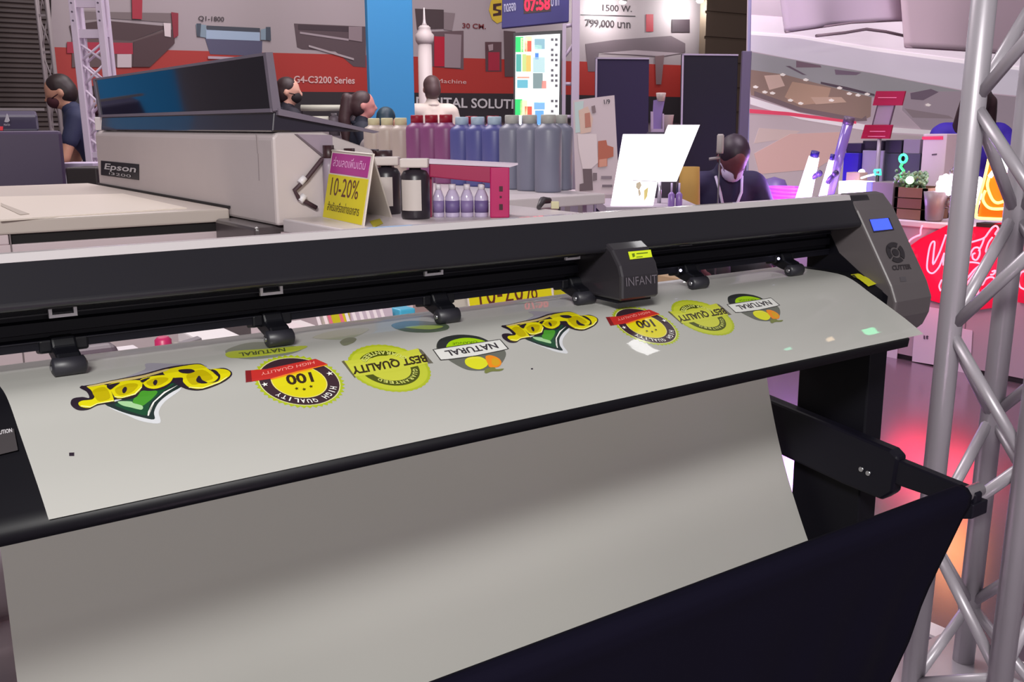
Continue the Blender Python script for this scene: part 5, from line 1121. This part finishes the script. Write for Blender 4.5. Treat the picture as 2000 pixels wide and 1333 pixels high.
for k, (a0, a1) in enumerate(((-150, -60), (-42, 38), (52, 128), (142, 222))):
    pts = []
    for a in [a0 + (a1 - a0) * i / 6 for i in range(7)]: pts.append((bc[0] + 17 * math.cos(math.radians(a)) + 0.28 * 20 * math.sin(math.radians(a)), bc[1] + 20 * math.sin(math.radians(a))))
    for a in [a1 + (a0 - a1) * i / 6 for i in range(7)]: pts.append((bc[0] + 9.5 * math.cos(math.radians(a)) + 0.28 * 11 * math.sin(math.radians(a)), bc[1] + 11 * math.sin(math.radians(a))))
    kpoly('button', (36, 32, 36), pts, 0.0018, th=0.0018)
kpoly('button', (36, 32, 36), [(bc[0] + 6 * math.cos(a) + 2 * math.sin(a), bc[1] + 7 * math.sin(a)) for a in [i * math.pi / 7 for i in range(14)]], 0.0018, th=0.0018)
m = MB(); m.use(M((40, 34, 38), 0.5)); m.ptext('CUTTER', (1743, 529), (1780, 526), (1741, 519), pk, 0.0008, 0.05); m.build('console_lettering', None, co)
kpoly('badge', (76, 72, 76), [(1757, 542), (1768, 541), (1770, 550), (1759, 551)])
# end housing behind the console, inner dark wall
m = MB(); m.profx([(1.125, 1.10), (1.085, 1.10), (1.06, 1.062), (1.02, 1.036), (0.96, 1.0), (0.965, 0.93), (1.125, 0.93)], 1.4505, 1.452); m.build('end_wall', M((7, 6, 14), 0.6, spec=0.2), vc)

# media path (Y, z) from the front edge over the platen, back and down into the basket
PROF = [(0.866, 0.957), (0.880, 0.9655), (0.900, 0.9765), (0.925, 0.989), (0.950, 1.001), (0.970, 1.0105), (0.985, 1.0185), (1.000, 1.0255), (1.015, 1.0305), (1.03, 1.0328), (1.06, 1.034), (1.12, 1.034), (1.15, 1.0325), (1.172, 1.024), (1.186, 1.005), (1.192, 0.97)]
ARC = [0.0]
for (a, b), (c, d) in zip(PROF, PROF[1:]): ARC.append(ARC[-1] + math.hypot(c - a, d - b))
def at_s(s):
    s = max(0.0, min(ARC[-1], s))
    for i in range(len(ARC) - 1):
        if s <= ARC[i + 1]:
            u = (s - ARC[i]) / (ARC[i + 1] - ARC[i]); (a, b), (c, d) = PROF[i], PROF[i + 1]
            n = Vector((0, -(d - b), c - a)).normalized()
            return a + (c - a) * u, b + (d - b) * u, n
def px_s(px, py):                      # pixel -> (X, s) on the media surface
    d = ray(px, py)
    for i in range(len(PROF) - 1):
        (a, b), (c, e) = PROF[i], PROF[i + 1]
        n = Vector((0, -(e - b), c - a)); t_ = (Vector((0, a, b)) - CAM).dot(n) / d.dot(n); h = CAM + d * t_
        u = ((h.y - a) * (c - a) + (h.z - b) * (e - b)) / ((c - a) ** 2 + (e - b) ** 2)
        if t_ > 0 and (u <= 1.0001 or i == len(PROF) - 2): return h.x, ARC[i] + (ARC[i + 1] - ARC[i]) * u
# platen under the media
low = [(y, z - 0.0025) for y, z in PROF[:13]] + [(1.16, 0.99), (1.14, 0.95), (1.0, 0.93), (0.90, 0.935), (0.868, 0.9415)]
m = MB(); m.profx(low, X0, 1.375, True); pt_ = m.build('platen', M((11, 10, 16), 0.5, spec=0.3), vc, normals=True)
m = MB(); m.profx([(y, z) for y, z in low if 0.955 < y < 1.2 and z > 0.96] + [(1.16, 0.99), (1.14, 0.93), (0.965, 0.93)], 1.375, 1.4505); m.build('platen_end', M((11, 10, 16), 0.5, spec=0.3), vc)
def onmedia(x, s, off):
    y, z, n = at_s(s); return Vector((x, y, z)) + n * off
# legs
for xl_ in (1.452, -0.15):
    m = MB(); m.profz([(xl_, 0.985), (xl_ + 0.05, 0.985), (xl_ + 0.05, 1.13), (xl_, 1.13)], 0.05, 0.935); m.build('leg', BKM, vc, bevel=0.003)
    m = MB(); m.box(xl_ - 0.005, xl_ + 0.055, 0.72, 1.42, 0.03, 0.075); m.build('foot', BKM, vc, bevel=0.006)
    for y in (0.76, 1.38):
        m = MB(); m.lathe((xl_ + 0.005, y, 0.017), [(0.017, 0), (0.017, 0.03)], 14, (1, 0, 0)); m.build('caster', DARKT, vc)
m = MB(); m.box(-0.1, 1.452, 1.10, 1.13, 0.86, 0.925); m.build('cross_beam', BKM, vc)
# basket arms, bar and sling
for xo in (1.424, -0.128):
    s_ = Vector((xo - 1.424, 0, 0))
    m = MB(); m.prism([Vector((1.424, y, z)) + s_ for y, z in ((1.26, 0.790), (1.26, 0.695), (1.0, 0.665), (0.925, 0.660), (0.905, 0.678), (0.900, 0.742), (0.915, 0.752))], (0.027, 0, 0)); br_ = m.build('basket_bracket', M((14, 12, 24), 0.45, spec=0.3), vc, bevel=0.005)
    for y, z in ((0.966, 0.7035), (0.952, 0.7005)):
        m = MB(); m.lathe(Vector((1.4245, y, z)) + s_, [(0.0042, -0.0035), (0.0052, 0.0)], 12, (1, 0, 0)); m.build('bolt', STEEL, br_)
    m = MB(); m.prism([Vector((1.428, y, z)) + s_ for y, z in ((0.94, 0.740), (0.94, 0.694), (0.775, 0.690), (0.765, 0.696), (0.765, 0.718), (0.775, 0.724))], (0.02, 0, 0)); m.build('basket_arm', M((14, 12, 24), 0.45, spec=0.3), vc, bevel=0.003)
    m = MB(); m.prism([Vector((1.418, y, z)) + s_ for y, z in ((0.795, 0.705), (0.795, 0.686), (0.78, 0.676), (0.762, 0.682), (0.762, 0.705))], (0.042, 0, 0)); m.build('bar_holder', M((14, 12, 24), 0.45, spec=0.3), vc, bevel=0.002)
YBR, ZBR = 0.7795, 0.716
m = MB(); m.tube([(-0.18, YBR, ZBR), (1.462, YBR, ZBR)], 0.0115, 16); m.build('basket_bar', M((205, 200, 205), 0.35, 0.3), vc)
bsk = [(0.800, 0.700), (0.797, 0.716), (0.788, 0.730), (0.7795, 0.7335), (0.770, 0.731), (0.763, 0.722), (0.764, 0.706), (0.772, 0.685), (0.789, 0.623), (0.806, 0.561), (0.829, 0.461), (0.856, 0.375), (0.90, 0.27), (0.98, 0.20), (1.08, 0.22), (1.18, 0.34), (1.26, 0.5)]
def bfn(u, v):
    k = v * (len(bsk) - 1); i = min(int(k), len(bsk) - 2); f_ = k - i
    y = bsk[i][0] + (bsk[i + 1][0] - bsk[i][0]) * f_; z = bsk[i][1] + (bsk[i + 1][1] - bsk[i][1]) * f_
    d = max(0.0, 0.70 - z)
    x = -0.12 + 1.53 * u; x -= (u - 0.5) * 0.06 * min(1, d * 6) * (1 if u > .5 else 1) * abs(2 * u - 1)
    w_ = 0.004 * math.sin(u * 46 + 3 * math.sin(u * 7)) * min(1, d * 5)
    return (x, y + w_, z + 0.2 * w_)
m = MB(); m.grid(bfn, 110, 48); m.build('media_basket', M((10, 7, 24), 0.9, noise=0.1, spec=0.12), vc, solid=0.0015, normals=False)

# ---------------------------------------------------------------- vinyl sheet
XL, XR = 0.142, 1.412
vs_ = thing('vinyl_sheet', 'wide glossy white vinyl sheet printed with colourful labels, feeding over the cutter', 'vinyl sheet', (0.777, 0.95, 1.0))
def back(u, v):            # hanging part: v 0 at the rear bend, 1 in the basket
    x = XL + (XR - XL) * u
    L = [(1.192, 0.97), (1.188, 0.86), (1.182, 0.74), (1.178, 0.64), (1.16, 0.52), (1.11, 0.41), (1.03, 0.34), (0.95, 0.33), (0.90, 0.38)]
    Rr = [(1.192, 0.97), (1.180, 0.88), (1.160, 0.79), (1.120, 0.675), (1.065, 0.56), (1.0, 0.45), (0.945, 0.36), (0.905, 0.34), (0.88, 0.38)]
    k = v * 8; i = min(int(k), 7); f_ = k - i
    def q(T, j): j = max(0, min(8, j)); return T[j]
    def cr(T, c):
        a0, a1, a2, a3 = q(T, i - 1)[c], q(T, i)[c], q(T, i + 1)[c], q(T, i + 2)[c]
        return 0.5 * (2 * a1 + (a2 - a0) * f_ + (2 * a0 - 5 * a1 + 4 * a2 - a3) * f_ * f_ + (3 * a1 - a0 - 3 * a2 + a3) * f_ ** 3)
    w_ = u * u * (3 - 2 * u)
    y = cr(L, 0) * (1 - w_) + cr(Rr, 0) * w_; z = cr(L, 1) * (1 - w_) + cr(Rr, 1) * w_
    return Vector((x, y, z))
VM = M((196, 195, 190), 0.38, coat=0.3, noise=0.015, scale=1.2, spec=0.3).copy()
_nt = VM.node_tree; _nt.nodes['Principled BSDF'].inputs['Coat Roughness'].default_value = 0.02; _b = _nt.nodes['Principled BSDF']; _o = _nt.nodes['Material Output']      # thin film: part of the light passes through
_t = _nt.nodes.new('ShaderNodeBsdfTranslucent'); _t.inputs['Color'].default_value = (0.72, 0.72, 0.64, 1)
_x = _nt.nodes.new('ShaderNodeMixShader'); _x.inputs[0].default_value = 0.30
_nt.links.new(_b.outputs[0], _x.inputs[1]); _nt.links.new(_t.outputs[0], _x.inputs[2]); _nt.links.new(_x.outputs[0], _o.inputs['Surface'])
m = MB(); NU = 40
path = []
SV = 60
def fullfn(u, v):
    if v <= 0.5:
        s = ARC[-1] * v * 2; y, z, n = at_s(s); return Vector((XL + (XR - XL) * u, y, z))
    return back(u, (v - 0.5) * 2)
m.grid(fullfn, NU, 96); m.build('media_sheet', VM, vs_, normals=True)

class LB:
    """printed art drawn on the media surface; outlines are read from the photograph and laid on the real sheet"""
    def __init__(s): s.bm = bmesh.new(); s.mats = []; s.k = 0
    def _add(s, pts, faces, mat):
        if mat not in s.mats: s.mats.append(mat)
        s.k += 1; b = bmesh.new(); vs = [b.verts.new((p[0], p[1], 0)) for p in pts]
        for f in faces:
            try: b.faces.new([vs[i] for i in f])
            except ValueError: pass
        if len(faces) == 1: bmesh.ops.triangulate(b, faces=b.faces[:])
        ys = [p[1] for p in pts]
        for c in ARC:
            if min(ys) < c < max(ys):
                bmesh.ops.bisect_plane(b, geom=b.verts[:] + b.edges[:] + b.faces[:], plane_co=(0, c, 0), plane_no=(0, 1, 0))
        mp = {}
        for v in b.verts: mp[v] = s.bm.verts.new(onmedia(v.co.x, v.co.y, 0.0001 + 0.00005 * s.k))
        for f in b.faces:
            try: g = s.bm.faces.new([mp[v] for v in f.verts])
            except ValueError: continue
            g.material_index = s.mats.index(mat)
        b.free(); return s
    def poly(s, mat, pts):
        q = []
        n = len(pts)
        for i in range(n):                      # subdivide long pixel edges
            a, b = pts[i], pts[(i + 1) % n]; q.append(px_s(*a))
        return s._add(q, [tuple(range(n))], mat)
    def smooth(s, mat, pts, k=4):
        n = len(pts); out = []
        for i in range(n):
            p0, p1, p2, p3 = pts[i - 1], pts[i], pts[(i + 1) % n], pts[(i + 2) % n]
            for j in range(k):
                u = j / k
                out.append(tuple(0.5 * (2 * p1[c] + (p2[c] - p0[c]) * u + (2 * p0[c] - 5 * p1[c] + 4 * p2[c] - p3[c]) * u * u + (3 * p1[c] - p0[c] - 3 * p2[c] + p3[c]) * u ** 3) for c in (0, 1)))
        return s.poly(mat, out)
    def text(s, mat, t, bl, br, tl, bold=0.02):
        v, f = text2d(t, bold)
        pts = [px_s(bl[0] + (br[0] - bl[0]) * a + (tl[0] - bl[0]) * b, bl[1] + (br[1] - bl[1]) * a + (tl[1] - bl[1]) * b) for a, b in v]
        return s._add(pts, f, mat)
    def arctext(s, mat, t, c, ex, ey, a0, a1, h, bold=0.02):
        """letters along an ellipse (pixel axes ex, ey) from angle a0 to a1, tops pointing outward when h > 0"""
        n = len(t)
        for i, ch in enumerate(t):
            if ch == ' ': continue
            am = a0 + (a1 - a0) * (i + .5) / n; da = (a1 - a0) / n * (0.12 if ch == 'I' else 0.40)
            P = lambda a, r: (c[0] + r * (ex[0] * math.cos(a) + ey[0] * math.sin(a)), c[1] + r * (ex[1] * math.cos(a) + ey[1] * math.sin(a)))
            s.text(mat, ch, P(am - da, 1), P(am + da, 1), P(am - da, 1 + h), bold)
        return s
    def ring(s, mat, c, ex, ey, r=1.0, n=48, teeth=0.0):
        pts = []
        for i in range(n):
            a = 2 * math.pi * i / n; k = r * (1 + (teeth if i % 2 else -teeth))
            pts.append((c[0] + k * (ex[0] * math.cos(a) + ey[0] * math.sin(a)), c[1] + k * (ex[1] * math.cos(a) + ey[1] * math.sin(a))))
        return s.poly(mat, pts)
    def build(s, name, label, parent):
        s.bm.transform(INV[parent]); me = bpy.data.meshes.new(name); s.bm.to_mesh(me); s.bm.free()
        for x in s.mats: me.materials.append(x)
        o = bpy.data.objects.new(name, me); COL.objects.link(o); o.parent = parent; o['label'] = label
        return o
L = LB(); L.poly(M((186, 184, 26), 0.5), [(1661, 537), (1697, 531), (1717, 553), (1696, 560)]); L.poly(M((60, 60, 20), 0.5), [(1662, 538), (1668, 537), (1674, 543), (1668, 543)]); L.build('platen_sticker', 'yellow sticker', vc)
L = LB(); L.poly(M((60, 56, 58), 0.4), [(-14, 846), (27, 838), (35, 880), (-14, 892)]); L.build('platen_sticker', 'dark grey sticker with white lettering', vc)
L = LB(); L.k = 3; L.text(M((190, 186, 190), 0.5), 'CAUTION', (-12, 852), (24, 845), (-13, 844), 0.02); L.build('sticker_lettering', 'white lettering on the dark sticker', vc)
PR = lambda *c: M(c, 0.3, coat=0.3)
KB, YL, YD, GD, GM, WHp, RDp, LIM, ORp = PR(40, 30, 42), PR(206, 196, 14), PR(176, 160, 6), PR(24, 70, 44), PR(66, 140, 40), PR(226, 226, 220), PR(180, 44, 40), PR(170, 196, 30), PR(220, 130, 20)
z1 = lambda x, y: (130 + x / 5.8824, 690 + y / 5.8824)
Z1 = lambda L: [z1(*p) for p in L]
L = LB()
L.smooth(PR(150, 146, 158), Z1([(920, 120), (1250, 125), (1540, 130), (1600, 170), (1300, 250), (900, 290), (560, 340), (700, 270), (900, 190)]))
L.smooth(PR(198, 200, 204), Z1([(470, 600), (700, 720), (880, 790), (1075, 805), (1060, 680), (1130, 560), (1320, 400), (1000, 400), (700, 480)]))
L.smooth(PR(30, 44, 42), Z1([(440, 590), (560, 560), (800, 480), (1000, 430), (1200, 330), (1340, 370), (1180, 470), (1060, 570), (1005, 680), (1005, 765), (840, 735), (640, 680)]))
L.smooth(GD, Z1([(560, 590), (780, 520), (1000, 440), (1180, 360), (1230, 360), (1090, 460), (960, 580), (925, 715), (780, 690), (640, 640)]))
L.smooth(GM, Z1([(760, 560), (870, 430), (1040, 440), (1000, 510), (930, 570), (860, 610)]))
L.smooth(PR(150, 190, 140), Z1([(590, 560), (740, 560), (770, 580), (870, 610), (860, 655), (740, 630), (640, 605)]))
L.poly(WHp, Z1([(1280, 372), (1120, 450), (990, 570), (935, 680), (930, 725), (945, 725), (955, 650), (1010, 570), (1130, 465)]))
# black contour of the word, then yellow letters
L.smooth(KB, Z1([(150, 395), (330, 360), (560, 310), (860, 250), (1150, 170), (1350, 140), (1540, 128), (1640, 190), (1800, 175), (1890, 215), (1890, 270), (1780, 350), (1560, 430), (1400, 425), (1290, 380), (1220, 345), (1120, 415), (960, 440), (860, 440), (780, 520), (560, 540), (540, 575), (360, 605), (250, 655), (130, 660), (50, 600), (70, 530), (180, 510), (260, 520), (230, 450)]))
L.smooth(YL, Z1([(240, 385), (460, 375), (545, 545), (520, 565), (355, 590), (270, 635), (170, 625), (135, 585), (170, 555), (250, 545), (300, 535), (320, 500), (280, 430)]))
L.smooth(YL, Z1([(470, 380), (600, 335), (840, 320), (865, 400), (790, 480), (640, 525), (560, 515), (510, 440)]))
L.smooth(YL, Z1([(850, 310), (1000, 270), (1200, 260), (1215, 310), (1150, 370), (1030, 415), (930, 405), (880, 360)]))
L.smooth(YL, Z1([(1140, 200), (1380, 150), (1540, 140), (1640, 200), (1740, 270), (1700, 330), (1620, 350), (1740, 330), (1760, 250), (1650, 195), (1800, 190), (1875, 220), (1870, 270), (1760, 345), (1560, 415), (1420, 405), (1340, 340), (1330, 290), (1210, 290), (1120, 250)]))
L.smooth(PR(190, 170, 110), Z1([(240, 388), (560, 322), (880, 262), (1150, 190), (1140, 215), (880, 290), (560, 345), (300, 392)]))
L.smooth(YD, Z1([(300, 440), (440, 400), (500, 520), (380, 560), (330, 520)])); L.smooth(YD, Z1([(560, 420), (700, 360), (820, 370), (740, 460), (600, 490)])); L.smooth(YD, Z1([(920, 340), (1050, 290), (1170, 300), (1080, 370), (960, 385)])); L.smooth(YD, Z1([(1380, 260), (1560, 200), (1680, 290), (1600, 330), (1440, 370)]))
for c_ in ([(640, 430), (665, 400), (690, 405), (690, 440), (665, 470), (645, 465)], [(995, 345), (1015, 318), (1040, 325), (1040, 355), (1020, 380), (1000, 372)], [(1490, 310), (1525, 270), (1560, 320), (1620, 350), (1560, 360), (1500, 345)], [(1290, 205), (1420, 195), (1475, 220), (1400, 245), (1310, 235)], [(465, 385), (610, 350), (560, 390), (500, 430)], [(850, 325), (960, 290), (900, 335), (870, 350)], [(1660, 200), (1720, 215), (1755, 260), (1740, 280), (1690, 240)], [(160, 395), (230, 400), (310, 500), (300, 530), (250, 480), (230, 440)]):
    L.smooth(KB, Z1(c_))
for c_ in ([(160, 625), (270, 640), (355, 598), (540, 565), (545, 552), (355, 588), (270, 628), (170, 615)], [(545, 520), (640, 530), (790, 490), (865, 410), (860, 400), (780, 478), (640, 520), (560, 510)], [(1400, 412), (1560, 422), (1760, 352), (1850, 290), (1840, 285), (1750, 342), (1560, 412), (1410, 402)]):
    L.poly(PR(236, 232, 140), Z1(c_))
beer = L.build('printed_label', 'yellow and green word label reading Beer, upside down', vs_)
# High Quality 100
z2 = lambda x, y: (460 + x / 5.0, 660 + y / 5.0)
Z2 = lambda L: [z2(*p) for p in L]
L = LB(); c_ = z2(620, 430); ex = (88, 6); ey = (-16, 50)
ex = (84, 2); ey = (12, 49)
L.ring(PR(160, 176, 30), c_, ex, ey, 1.03, 90, 0.035); L.ring(PR(206, 202, 150), c_, ex, ey, 0.955); L.ring(PR(56, 36, 44), c_, ex, ey, 0.93); L.ring(PR(214, 206, 120), c_, ex, ey, 0.655); L.ring(YL, c_, ex, ey, 0.63)
L.smooth(PR(216, 176, 16), Z2([(360, 410), (560, 330), (760, 280), (720, 330), (560, 370)]))
L.poly(RDp, Z2([(95, 325), (300, 310), (780, 210), (900, 262), (600, 330), (340, 405), (100, 440)])); L.poly(PR(120, 30, 34), Z2([(95, 325), (150, 322), (160, 432), (100, 440)])); L.poly(PR(222, 120, 30), Z2([(340, 405), (600, 330), (900, 262), (890, 272), (600, 344), (345, 416)]))
L.text(PR(226, 150, 140), 'HIGH QUALITY', z2(765, 226), z2(245, 340), z2(772, 258), 0.0)
L.text(PR(50, 34, 20), '100', z2(735, 338), z2(478, 372), z2(770, 435), 0.03)
L.arctext(WHp, 'HIGH QUALITY', c_, (ex[0] * .72, ex[1] * .72), (ey[0] * .72, ey[1] * .72), math.radians(12), math.radians(140), 0.22)
for q in ((285, 465), (918, 358)):
    L.ring(WHp, z2(*q), (5, 0), (0, 3.2), 1.0, 10, 0.45)
for q in ((595, 505), (668, 512), (735, 485)): L.ring(PR(60, 50, 10), z2(*q), (3, 0), (0, 2), 1.0, 10, 0.4)
hq = L.build('printed_label', 'round yellow and dark brown label reading 100 High Quality under a red ribbon', vs_)
# Best Quality Guaranteed
L = LB(); c_ = z2(1500, 300); ex = (80, 3); ey = (14, 46)
L.ring(PR(160, 172, 34), c_, ex, ey, 1.0, 80, 0.012); L.ring(PR(178, 186, 50), c_, ex, ey, 0.93)
L.ring(PR(70, 76, 16), c_, ex, ey, 0.74); L.ring(PR(186, 190, 60), c_, ex, ey, 0.53)
L.poly(PR(96, 92, 60), Z2([(1035, 235), (1060, 225), (1180, 375), (1165, 398)])); L.poly(PR(92, 88, 80), Z2([(1770, 105), (1815, 120), (1930, 250), (1880, 255)]))
L.poly(PR(186, 190, 60), Z2([(1060, 230), (1400, 195), (1780, 108), (1890, 250), (1560, 330), (1170, 385)])); L.poly(PR(96, 92, 80), Z2([(1790, 130), (1815, 120), (1930, 250), (1880, 253)]))
L.text(PR(50, 40, 16), 'BEST QUALITY', z2(1845, 150), z2(1115, 275), z2(1880, 240), 0.035)
L.arctext(PR(200, 206, 110), 'GUARANTEED', c_, (ex[0] * .57, ex[1] * .57), (ey[0] * .57, ey[1] * .57), math.radians(-2), math.radians(128), 0.2)
L.arctext(PR(200, 206, 110), 'GUARANTEED', c_, (ex[0] * .70, ex[1] * .70), (ey[0] * .70, ey[1] * .70), math.radians(-40), math.radians(-160), -0.2)
bq = L.build('printed_label', 'round yellow-green label reading Best Quality Guaranteed', vs_)
# Natural orange
z3 = lambda x, y: (820 + x / 5.5556, 580 + y / 5.5556)
Z3 = lambda L: [z3(*p) for p in L]
L = LB()
L.smooth(PR(96, 98, 90), Z3([(180, 560), (210, 470), (330, 425), (480, 415), (640, 435), (760, 490), (860, 540), (925, 590), (930, 650), (880, 730), (780, 785), (640, 805), (500, 790), (360, 720), (250, 640)]))
L.smooth(PR(44, 46, 46), Z3([(190, 560), (210, 470), (330, 425), (480, 413), (640, 435), (750, 485), (700, 500), (560, 450), (380, 470), (290, 520), (290, 575)]))
L.smooth(PR(150, 192, 16), Z3([(285, 545), (330, 485), (460, 450), (600, 455), (720, 495), (600, 535), (400, 560), (300, 562)]))
L.text(PR(60, 86, 14), 'ORANGE', z3(620, 478), z3(350, 502), z3(625, 502), 0.0)
L.poly(PR(52, 50, 50), Z3([(135, 575), (185, 565), (870, 462), (968, 568), (900, 588), (600, 650), (300, 690), (222, 695)])); L.poly(PR(206, 206, 202), Z3([(150, 580), (190, 573), (866, 470), (950, 566), (895, 580), (600, 641), (300, 680), (228, 684)]))
L.text(PR(52, 48, 52), 'NATURAL', z3(815, 500), z3(260, 590), z3(860, 560), 0.03)
L.smooth(PR(206, 206, 30), Z3([(490, 690), (540, 660), (650, 655), (730, 700), (730, 750), (660, 790), (570, 780), (500, 740)]))
L.smooth(PR(216, 206, 80), Z3([(500, 690), (545, 668), (640, 664), (710, 700), (640, 672), (560, 676)]))
L.smooth(ORp, Z3([(710, 655), (770, 640), (850, 670), (885, 720), (850, 765), (760, 770), (735, 730)])); L.smooth(PR(200, 150, 20), Z3([(790, 670), (850, 690), (865, 730), (820, 755), (780, 730)]))
L.smooth(PR(110, 116, 60), Z3([(700, 820), (720, 785), (800, 770), (830, 790), (910, 785), (870, 810), (780, 815), (720, 835)]))
nl = L.build('printed_label', 'round green label with lemons and a white ribbon reading Natural', vs_)
for o, lb in ((beer, 'second yellow and green word label reading Beer, further right'), (hq, 'second round 100 High Quality label, washed out by reflected light'), (bq, 'second round Best Quality label, further right'), (nl, 'second Natural label with lemons, nearest the right end')):
    d = o.copy(); COL.objects.link(d); d.parent = vs_; d.location = o.location + Vector((0.503, 0, 0)); d['label'] = lb
# faint labels of the next row, near the rollers
L = LB(); L.smooth(PR(120, 124, 108), [(440, 686), (480, 671), (530, 669), (575, 676), (590, 683), (560, 694), (500, 702), (460, 699)]); L.smooth(PR(168, 178, 50), [(446, 688), (520, 682), (598, 676), (580, 686), (520, 695), (452, 700)]); L.text(PR(64, 70, 40), 'NATURAL', (556, 680), (466, 690), (558, 687), 0.02)
L.build('printed_label', 'flattened green label at the second pinch roller', vs_)
L = LB(); L.smooth(PR(150, 152, 130), [(610, 660), (660, 645), (720, 642), (700, 656), (670, 664)]); L.smooth(PR(116, 118, 96), [(664, 668), (680, 660), (696, 662), (690, 670), (672, 676)]); L.build('printed_label', 'faint olive print behind the Best Quality label', vs_)
L = LB(); L.smooth(PR(78, 92, 72), [(764, 636), (790, 628), (830, 628), (872, 634), (874, 644), (840, 650), (790, 648)]); L.smooth(PR(150, 170, 80), [(790, 640), (830, 636), (866, 638), (840, 644)]); L.build('printed_label', 'dark green flattened print at the third pinch roller', vs_)
for px, py, r in ((140, 888, 5), (1039, 721, 2)):
    L = LB(); L.poly(KB, [(px - r, py - r * .6), (px + r, py - r * .7), (px + r, py + r * .7), (px - r, py + r * .7)]); L.build('registration_mark', 'small black registration mark', vs_)

# ============================================================ ALUMINIUM TRUSS at right
pA = Vector(hit(PV(2.06), 1875, 450)[:2]); s_ = 0.235; ph = math.radians(56.5)
ab = Vector((RT.x, RT.y)) * s_ * math.sin(ph) + Vector((FH.x, FH.y)) * s_ * math.cos(ph); ad = Vector((RT.x, RT.y)) * s_ * math.cos(ph) - Vector((FH.x, FH.y)) * s_ * math.sin(ph)
ab -= Vector((RT.x, RT.y)) * 0.021; ad -= Vector((RT.x, RT.y)) * 0.038
ch = [pA, pA + ab, pA + ab + ad, pA + ad]
zt = [1.83, 1.34, 0.855, 0.375, 0.03]
zt = [0.03, 0.16, 0.395, 0.625, 0.855, 1.085, 1.32, 1.55, 1.79, 2.0, 2.25]
t = truss('aluminium_truss', 'large silver aluminium truss tower at the right edge in front of the neon booth', [tuple(v) for v in ch], 0.012, 2.3, 0.0245, zt, ALU, [(0, 3, 0), (0, 1, 0), (1, 2, 1), (3, 2, 1)], 0.0125, lean=0.013)

# hall lamps far overhead that mirror in the glossy vinyl
def mirror_lamp(px, py, wpx, col, L, dist, asp=0.4):
    x, s0 = px_s(px, py); y, z, n = at_s(s0); p = Vector((x, y, z)); d = (p - CAM).normalized(); r = d - n * 2 * d.dot(n)
    w_ = wpx * ((p - CAM).length + dist) / F
    area('hall_spot', p + r * dist, p, w_, L * math.pi * w_ * w_ * asp, col, w_ * asp)
mirror_lamp(1258, 686, 70, (1.0, 0.98, 0.98), 26, 4.5)
mirror_lamp(1702, 652, 44, (0.15, 1.0, 0.45), 22, 4.5, 0.5)
mirror_lamp(1541, 687, 16, (0.2, 1.0, 0.6), 18, 4.5, 0.8)
mirror_lamp(1622, 664, 16, (1.0, 0.7, 0.4), 18, 4.5, 0.8)
